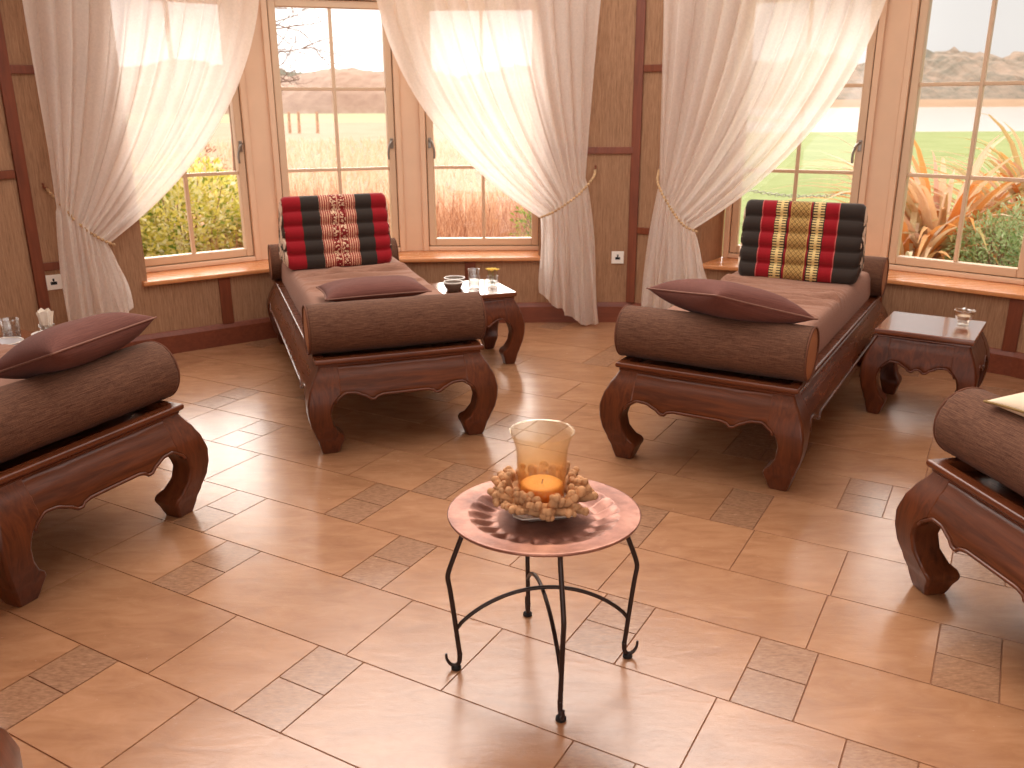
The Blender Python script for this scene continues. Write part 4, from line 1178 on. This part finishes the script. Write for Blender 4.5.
M['scrub'] = m_ground('winter_scrub', [rgb(178, 142, 124), rgb(208, 172, 150), rgb(228, 198, 178)], 0.12, 0.6, k=0.62)
M['treeline'] = m_ground('far_conifers', [rgb(122, 120, 100), rgb(164, 156, 134)], 0.2, 0.8, k=0.62)
hills('hills', 40, 520, 340, 33, 3.0, M['hill'], 'hazy wooded hills across the lake', 120, 2.6, 420)
s = MB(); s.grid([[(30 + i * 10, 328, -0.55) for i in range(50)], [(30 + i * 10, 336, 1.0 + .3 * sin(i)) for i in range(50)], [(30 + i * 10, 345, 2.2) for i in range(50)]])
tag(s.build('shore', M['shore']), 'tan reed bank along the far lake shore', 'shore', kind='structure')
hills('hills', -160, 40, 190, 12.5, 8.0, M['scrub'], 'pinkish winter scrub at the back of the meadow', 26, 0.5, 260)
hills('hills', -170, 40, 230, 19.5, 12.0, M['treeline'], 'grey green tree line on the horizon', 30, 0.9, 200)

def set_tint(o, tl):
    ca = o.data.color_attributes.new('tint', 'FLOAT_COLOR', 'CORNER')
    for p in o.data.polygons:
        for li in p.loop_indices: ca.data[li].color = (tl[p.index], tl[p.index], tl[p.index], 1)
def leaf_cloud(name, c, rx, ry, rz, n, L, cols, seed, parent, wide=0.42, mat=None, upw=0.3):
    R = random.Random(seed); s = MB(); tl = []
    for k in range(n):
        while True:
            p = Vector((R.uniform(-1, 1), R.uniform(-1, 1), R.uniform(-1, 1)))
            if 0.35 < p.length < 1: break
        lump = 1 + 0.22 * noise.noise(p * 2.3 + Vector((seed, 0, 0)))
        q = Vector((c[0] + p.x * rx * lump, c[1] + p.y * ry * lump, c[2] + p.z * rz * lump))
        d = (p + Vector((R.uniform(-1, 1), R.uniform(-1, 1), R.uniform(-.6, 1) + upw)) * 0.9).normalized()
        sd = d.cross(Vector((R.uniform(-1, 1), R.uniform(-1, 1), R.uniform(-1, 1)))).normalized() * L * wide * R.uniform(.7, 1.1)
        l_ = L * R.uniform(.7, 1.25)
        bend = Vector((0, 0, -0.15 * l_))
        i = [s.vert(q), s.vert(q + d * l_ * .5 + sd * .5), s.vert(q + d * l_ + bend), s.vert(q + d * l_ * .5 - sd * .5)]
        s.face(i); tl.append(min(1, max(0, R.random())))
    m = mat or m_leaf('leaf_' + name, cols)
    o = s.build('foliage', m, parent); set_tint(o, tl); return o
def stems(parent, n, spread, h, r=0.008, seed=1, mat=None):
    R = random.Random(seed); s = MB()
    for k in range(n):
        a = R.uniform(0, 6.28); q = R.uniform(0, spread)
        s.tube([(0.2 * q * cos(a), 0.2 * q * sin(a), 0), (0.6 * q * cos(a), 0.6 * q * sin(a), h * .5), (q * cos(a), q * sin(a), h * R.uniform(.8, 1))], [r, r * .7, r * .4], 5)
    return s.build('stems', mat or M['twig'], parent)
M['twig'] = m_plain('twig_bark', rgb(136, 104, 84), 0.9, 0.1, var=0.2)
M['hazy_post'] = m_plain('dry_stalk', rgb(204, 158, 124), 0.9, 0.1, var=0.25, sc=9)  # fence post wood, distance haze put into its paler colour
YL = [rgb(100, 134, 52), rgb(216, 206, 92), rgb(254, 238, 132), rgb(255, 246, 178), rgb(255, 250, 218)]
def shrub(x, y, r, h, n, L, cols, label, seed, name='shrub', group=None, mat=None, wide=.42):
    root = empty(name, (x, y, GZ), 0, label, 'shrub', group)
    leaf_cloud(name, (0, 0, h * .56), r, r, h * .5, n, L, cols, seed, root, wide=wide, mat=mat)
    stems(root, 14, r * .8, h * .9, 0.010, seed)
    return root
ylm = m_leaf('variegated_leaf', YL)
shrub(-3.35, 9.0, 0.85, 1.32, 8500, 0.085, YL, 'variegated yellow green shrub outside the leftmost window, at its right side', 51, group='yellow green shrubs', mat=ylm)
shrub(-4.45, 8.9, 0.90, 1.24, 8500, 0.085, YL, 'variegated yellow green shrub outside the leftmost window, nearest the curtain', 52, group='yellow green shrubs', mat=ylm)
shrub(-2.55, 9.2, 0.5, 0.9, 3000, 0.085, YL, 'variegated yellow green shrub just beyond the leftmost mullion', 58, group='yellow green shrubs', mat=ylm)
BRW = [rgb(110, 74, 56), rgb(160, 112, 88), rgb(190, 146, 116)]
shrub(-4.3, 11.0, 0.9, 1.6, 1600, 0.06, BRW, 'bare brown shrub behind the yellow green shrubs', 53, wide=.25)
shrub(0.55, 9.4, 0.55, 1.0, 2000, 0.075, [rgb(96, 122, 46), rgb(150, 168, 70), rgb(216, 206, 104)], 'green and yellow shrub seen under the middle curtain', 54)
shrub(2.55, 8.3, 0.35, 0.62, 900, 0.07, [rgb(70, 110, 56), rgb(110, 150, 84), rgb(150, 176, 110)], 'small dark green shrub under the window behind the gold cushion', 55)
# dry stalk thicket below the middle windows
R = random.Random(77); s = MB()
for k in range(5200):
    x = R.uniform(-3.2, 0.9); y = R.uniform(8.2, 12.5); h = R.uniform(0.45, 1.05) * (0.85 + 0.2 * noise.noise(Vector((x, y, 0))))
    dx, dy = R.gauss(0, .16), R.gauss(0, .1); r = R.uniform(0.003, 0.007)
    b = len(s.v); 
    for f, wd in ((0, 1), (.55, .8), (1, .15)):
        px, py, pz = x + dx * f * f, y + dy * f, GZ + h * f
        s.v += [(px - r * wd, py, pz), (px + r * wd, py + r * .6 * wd, pz)]
    s.face((b, b + 1, b + 3, b + 2)); s.face((b + 2, b + 3, b + 5, b + 4))
ob = s.build('undergrowth', m_leaf('dry_stalks', [rgb(150, 96, 72), rgb(206, 146, 110), rgb(228, 180, 146)]))
rt = random.Random(4); set_tint(ob, [t for k in range(5200) for t in [rt.random()] * 2])
tag(ob, 'thicket of dry reddish stalks outside the middle windows', 'undergrowth', kind='stuff')
# dry grass on the meadow
s = MB(); tl = []
for k in range(9000):
    y = 12.5 + 34 * R.random() ** 1.7; x = R.uniform(-0.62, 0.16) * y; h = R.uniform(0.15, 0.5); dx = R.gauss(0, .15); r = 0.010 + y * 0.0006
    b = len(s.v); s.v += [(x - r, y, GZ), (x + r, y, GZ), (x + dx, y, GZ + h)]; s.face((b, b + 1, b + 2)); tl.append(R.random())
ob = s.build('grass', m_leaf('dry_grass', [rgb(222, 176, 142), rgb(234, 196, 164), rgb(244, 214, 186)])); set_tint(ob, tl)
tag(ob, 'long dry orange grass on the meadow', 'grass', kind='stuff')
# yellow bloom by the third window
fx = empty('yellow_bloom', (0.28, 9.3, GZ), 0, 'single round yellow bloom on a stalk outside the curtained window', 'flower')
s = MB(); s.tube([(0, 0, 0), (0.01, 0, .6), (0, 0, 1.02)], 0.006, 6); s.build('stem', M['stem'], fx)
s = MB()
for k in range(14):
    a = k * 2 * pi / 14; c = Vector((0, 0, 1.05)); dd = Vector((cos(a), 0.25 * sin(3 * a), sin(a)))
    t_ = c + dd * 0.13; sd = Vector((-sin(a), 0, cos(a))) * 0.03
    s.face([s.vert(c), s.vert(c + dd * .08 + sd), s.vert(t_), s.vert(c + dd * .08 - sd)])
s.ball((0, 0, 1.05), 0.05, 10, 7); s.build('blossom', M['petal'], fx, solid=0.004)
# bare tree, its branches reaching into the uncurtained window
tree = empty('bare_tree', (-3.92, 13.0, GZ), 0, 'bare winter tree with branches reaching across the uncurtained window', 'tree')
tr = random.Random(9)
trunk = MB(); trunk.tube(arc([(0, 0, 0), (0.05, 0, 1.5), (0.0, 0, 3.0), (0.1, 0, 5.0)], 4), [0.16 - 0.008 * i for i in range(13)], 8)
trunk.build('trunk', M['twig'], tree, smooth=True)
def branch(p, d, L, r, depth):
    pts = [p]; q = p.copy(); dd = d.copy()
    for k in range(5):
        dd = (dd + Vector((tr.gauss(0, .16), tr.gauss(0, .12), tr.gauss(0.01, .14)))).normalized(); q = q + dd * L / 5; pts.append(q.copy())
    s.tube(pts, [r * (1 - .14 * k) for k in range(6)], 5)
    if depth:
        for k in range(tr.choice((3, 4))):
            i = tr.choice((2, 3, 4, 5)); e = (dd + Vector((tr.gauss(0, .7), tr.gauss(0, .4), tr.gauss(0, .6)))).normalized()
            branch(pts[i], e, L * tr.uniform(.45, .65), r * .5, depth - 1)
for z, dx, dz in ((2.25, 1, -.12), (2.55, 1, .0), (2.75, 1, .15), (2.4, 1, -.1), (2.95, .8, .1), (3.3, 1, -.2), (4.2, .5, .8), (4.6, -.2, 1)):
    s = MB()
    branch(Vector((0.03, 0, z)), Vector((dx, tr.uniform(-.2, .2), dz)).normalized(), 1.0, 0.02, 3)
    s.build('branch', M['twig'], tree, smooth=True)
# fence posts in the meadow
for k, (x, y, lb) in enumerate(((-15.05, 62, 'leftmost of three distant fence posts'), (-14.4, 62, 'middle one of three distant fence posts'), (-13.15, 62, 'rightmost of three distant fence posts'))):
    s = MB(); s.tube([(0, 0, 0), (0.02, 0, 1.4)], [0.11, 0.09], 8); o = s.build('fence_post', M['hazy_post'], smooth=False); o.location = (x, y, GZ); tag(o, lb, 'fence post', 'distant fence posts')
# chain on posts on the lawn
ch = MB(); p0, p1 = Vector((3.75, 14.6, 0.16)), Vector((6.05, 14.6, 0.16)); nlk = 40
for k in range(nlk):
    f = (k + .5) / nlk; c = p0.lerp(p1, f); c.z -= 0.14 * (1 - (2 * f - 1) ** 2)
    pts = []
    for j in range(9):
        a = 2 * pi * j / 8; v = Vector((0.040 * cos(a), 0, 0.022 * sin(a))) if k % 2 == 0 else Vector((0.040 * cos(a), 0.022 * sin(a), 0))
        pts.append(c + v)
    ch.tube(pts, 0.007, 5, cap=False)
tag(ch.build('chain', M['steel'], smooth=True), 'slack metal chain strung across the lawn', 'chain')
for x, lb in ((3.72, 'chain post on the lawn behind the curtain'), (6.09, 'chain post on the lawn behind the mullion')):
    s = MB(); s.lathe([(0.05, 0), (0.045, 0.5), (0.055, 0.56), (0.055, 0.60), (0.02, 0.64)], 12); o = s.build('chain_post', M['steel'], smooth=True); o.location = (x, 14.6, GZ); tag(o, lb, 'post')
# phormium with strap leaves
PH = [rgb(226, 140, 70), rgb(240, 172, 104), rgb(248, 206, 160), rgb(252, 226, 200), rgb(196, 186, 110), rgb(246, 190, 170)]
phm = m_leaf('strap_leaf', PH, transl=0.3)
def phormium(x, y, n, L, label, seed):
    root = empty('flax_plant', (x, y, GZ), 0, label, 'plant', 'strap leaved plants'); R = random.Random(seed); s = MB(); tl = []
    for k in range(n):
        a = R.uniform(0, 2 * pi); l_ = L * R.uniform(.6, 1.05); el = R.uniform(0.75, 1.45); wd = R.uniform(0.032, 0.056)
        d = Vector((cos(a), sin(a), 0)); sd = Vector((-sin(a), cos(a), 0)); p = d * R.uniform(0, .12); up = el; m_ = 9; tc = R.random(); tw = R.uniform(-.5, .5)
        rows = []
        for i in range(m_ + 1):
            f = i / m_; w_ = wd * (1 - f ** 2.2) * (0.6 + 0.4 * min(1, f * 5)) + 0.002
            s2 = (sd * cos(tw * f) + Vector((0, 0, 1)) * sin(tw * f))
            rows.append([p - s2 * w_, p + Vector((0, 0, -0.25 * w_)), p + s2 * w_])
            p = p + (d * cos(up) + Vector((0, 0, 1)) * sin(up)) * l_ / m_
            up -= R.uniform(.10, .30) * (0.3 + f * 1.2)
        s.grid(rows); tl += [min(1, max(0, tc + R.uniform(-.05, .05)))] * (m_ * 2)
    o = s.build('leaves', phm, root); set_tint(o, tl); return root
phormium(4.45, 9.1, 210, 2.15, 'orange pink flax plant with arching strap leaves outside the right window', 61)
phormium(5.75, 9.6, 210, 2.4, 'larger orange pink flax plant behind the green bushes, furthest right', 62)
phormium(3.85, 8.5, 110, 1.35, 'small orange flax plant low beside the right window frame', 63)
GR = [rgb(120, 146, 88), rgb(164, 190, 124), rgb(196, 214, 158), rgb(222, 230, 190)]
grm = m_leaf('hebe_leaf', GR)
shrub(4.32, 7.75, 0.40, 0.92, 3000, 0.055, GR, 'fine leaved green bush low in the right window, left one', 64, 'bush', 'green bushes', grm, .3)
shrub(5.0, 7.8, 0.78, 1.10, 5600, 0.055, GR, 'fine leaved green bush low in the right window, right one', 65, 'bush', 'green bushes', grm, .3)

# ------------------------------------------------------------------ light
wd = bpy.data.worlds.new('world'); scene.world = wd; wd.use_nodes = True
nt_ = wd.node_tree; nt_.nodes.clear()
out = nt_.nodes.new('ShaderNodeOutputWorld'); bg = nt_.nodes.new('ShaderNodeBackground')
tc = nt_.nodes.new('ShaderNodeTexCoord'); nz = nt_.nodes.new('ShaderNodeTexNoise'); nz.inputs['Scale'].default_value = 1.6; nz.inputs['Detail'].default_value = 4
mp = nt_.nodes.new('ShaderNodeMapping'); mp.inputs['Scale'].default_value = (1, 1, 3.0)
rp = nt_.nodes.new('ShaderNodeValToRGB'); rp.color_ramp.elements[0].position = 0.35; rp.color_ramp.elements[1].position = 0.6
rp.color_ramp.elements[0].color = (0.93, 0.87, 0.835, 1); rp.color_ramp.elements[1].color = (1.0, 0.94, 0.895, 1)
nt_.links.new(tc.outputs['Generated'], mp.inputs[0]); nt_.links.new(mp.outputs[0], nz.inputs['Vector']); nt_.links.new(nz.outputs['Fac'], rp.inputs[0])
sx = nt_.nodes.new('ShaderNodeSeparateXYZ'); nt_.links.new(tc.outputs['Generated'], sx.inputs[0])
mr = nt_.nodes.new('ShaderNodeMapRange'); mr.interpolation_type = 'SMOOTHSTEP'
mr.inputs['From Min'].default_value = 0.05; mr.inputs['From Max'].default_value = 0.45; mr.inputs['To Min'].default_value = 1.0; mr.inputs['To Max'].default_value = 0.40
nt_.links.new(sx.outputs['X'], mr.inputs['Value'])
mr2 = nt_.nodes.new('ShaderNodeMapRange'); mr2.interpolation_type = 'SMOOTHSTEP'   # the grey bank only stands low in the sky
mr2.inputs['From Min'].default_value = 0.12; mr2.inputs['From Max'].default_value = 0.45; mr2.inputs['To Min'].default_value = 0.0; mr2.inputs['To Max'].default_value = 1.0
nt_.links.new(sx.outputs['Z'], mr2.inputs['Value'])
mx_ = nt_.nodes.new('ShaderNodeMath'); mx_.operation = 'MAXIMUM'; nt_.links.new(mr.outputs[0], mx_.inputs[0]); nt_.links.new(mr2.outputs[0], mx_.inputs[1])
ml = nt_.nodes.new('ShaderNodeVectorMath'); ml.operation = 'SCALE'; nt_.links.new(rp.outputs[0], ml.inputs[0]); nt_.links.new(mx_.outputs[0], ml.inputs['Scale'])
nt_.links.new(ml.outputs[0], bg.inputs['Color']); bg.inputs['Strength'].default_value = 1.0
nt_.links.new(bg.outputs[0], out.inputs['Surface'])
sun = bpy.data.lights.new('sun', 'SUN'); sun.energy = 2.4; sun.angle = radians(60); sun.color = (1.0, 0.90, 0.81)
so = bpy.data.objects.new('sun', sun); C.objects.link(so); so.rotation_euler = Vector((0.12, -0.85, -0.50)).to_track_quat('-Z', 'Y').to_euler()

scene.view_settings.view_transform = 'Standard'; scene.view_settings.look = 'None'
scene.view_settings.gamma = 1.0; scene.view_settings.exposure = 1.32; scene.view_settings.use_curve_mapping = False
scene.cycles.max_bounces = 8; scene.cycles.transparent_max_bounces = 24; scene.cycles.diffuse_bounces = 5
scene.cycles.caustics_reflective = False; scene.cycles.caustics_refractive = False
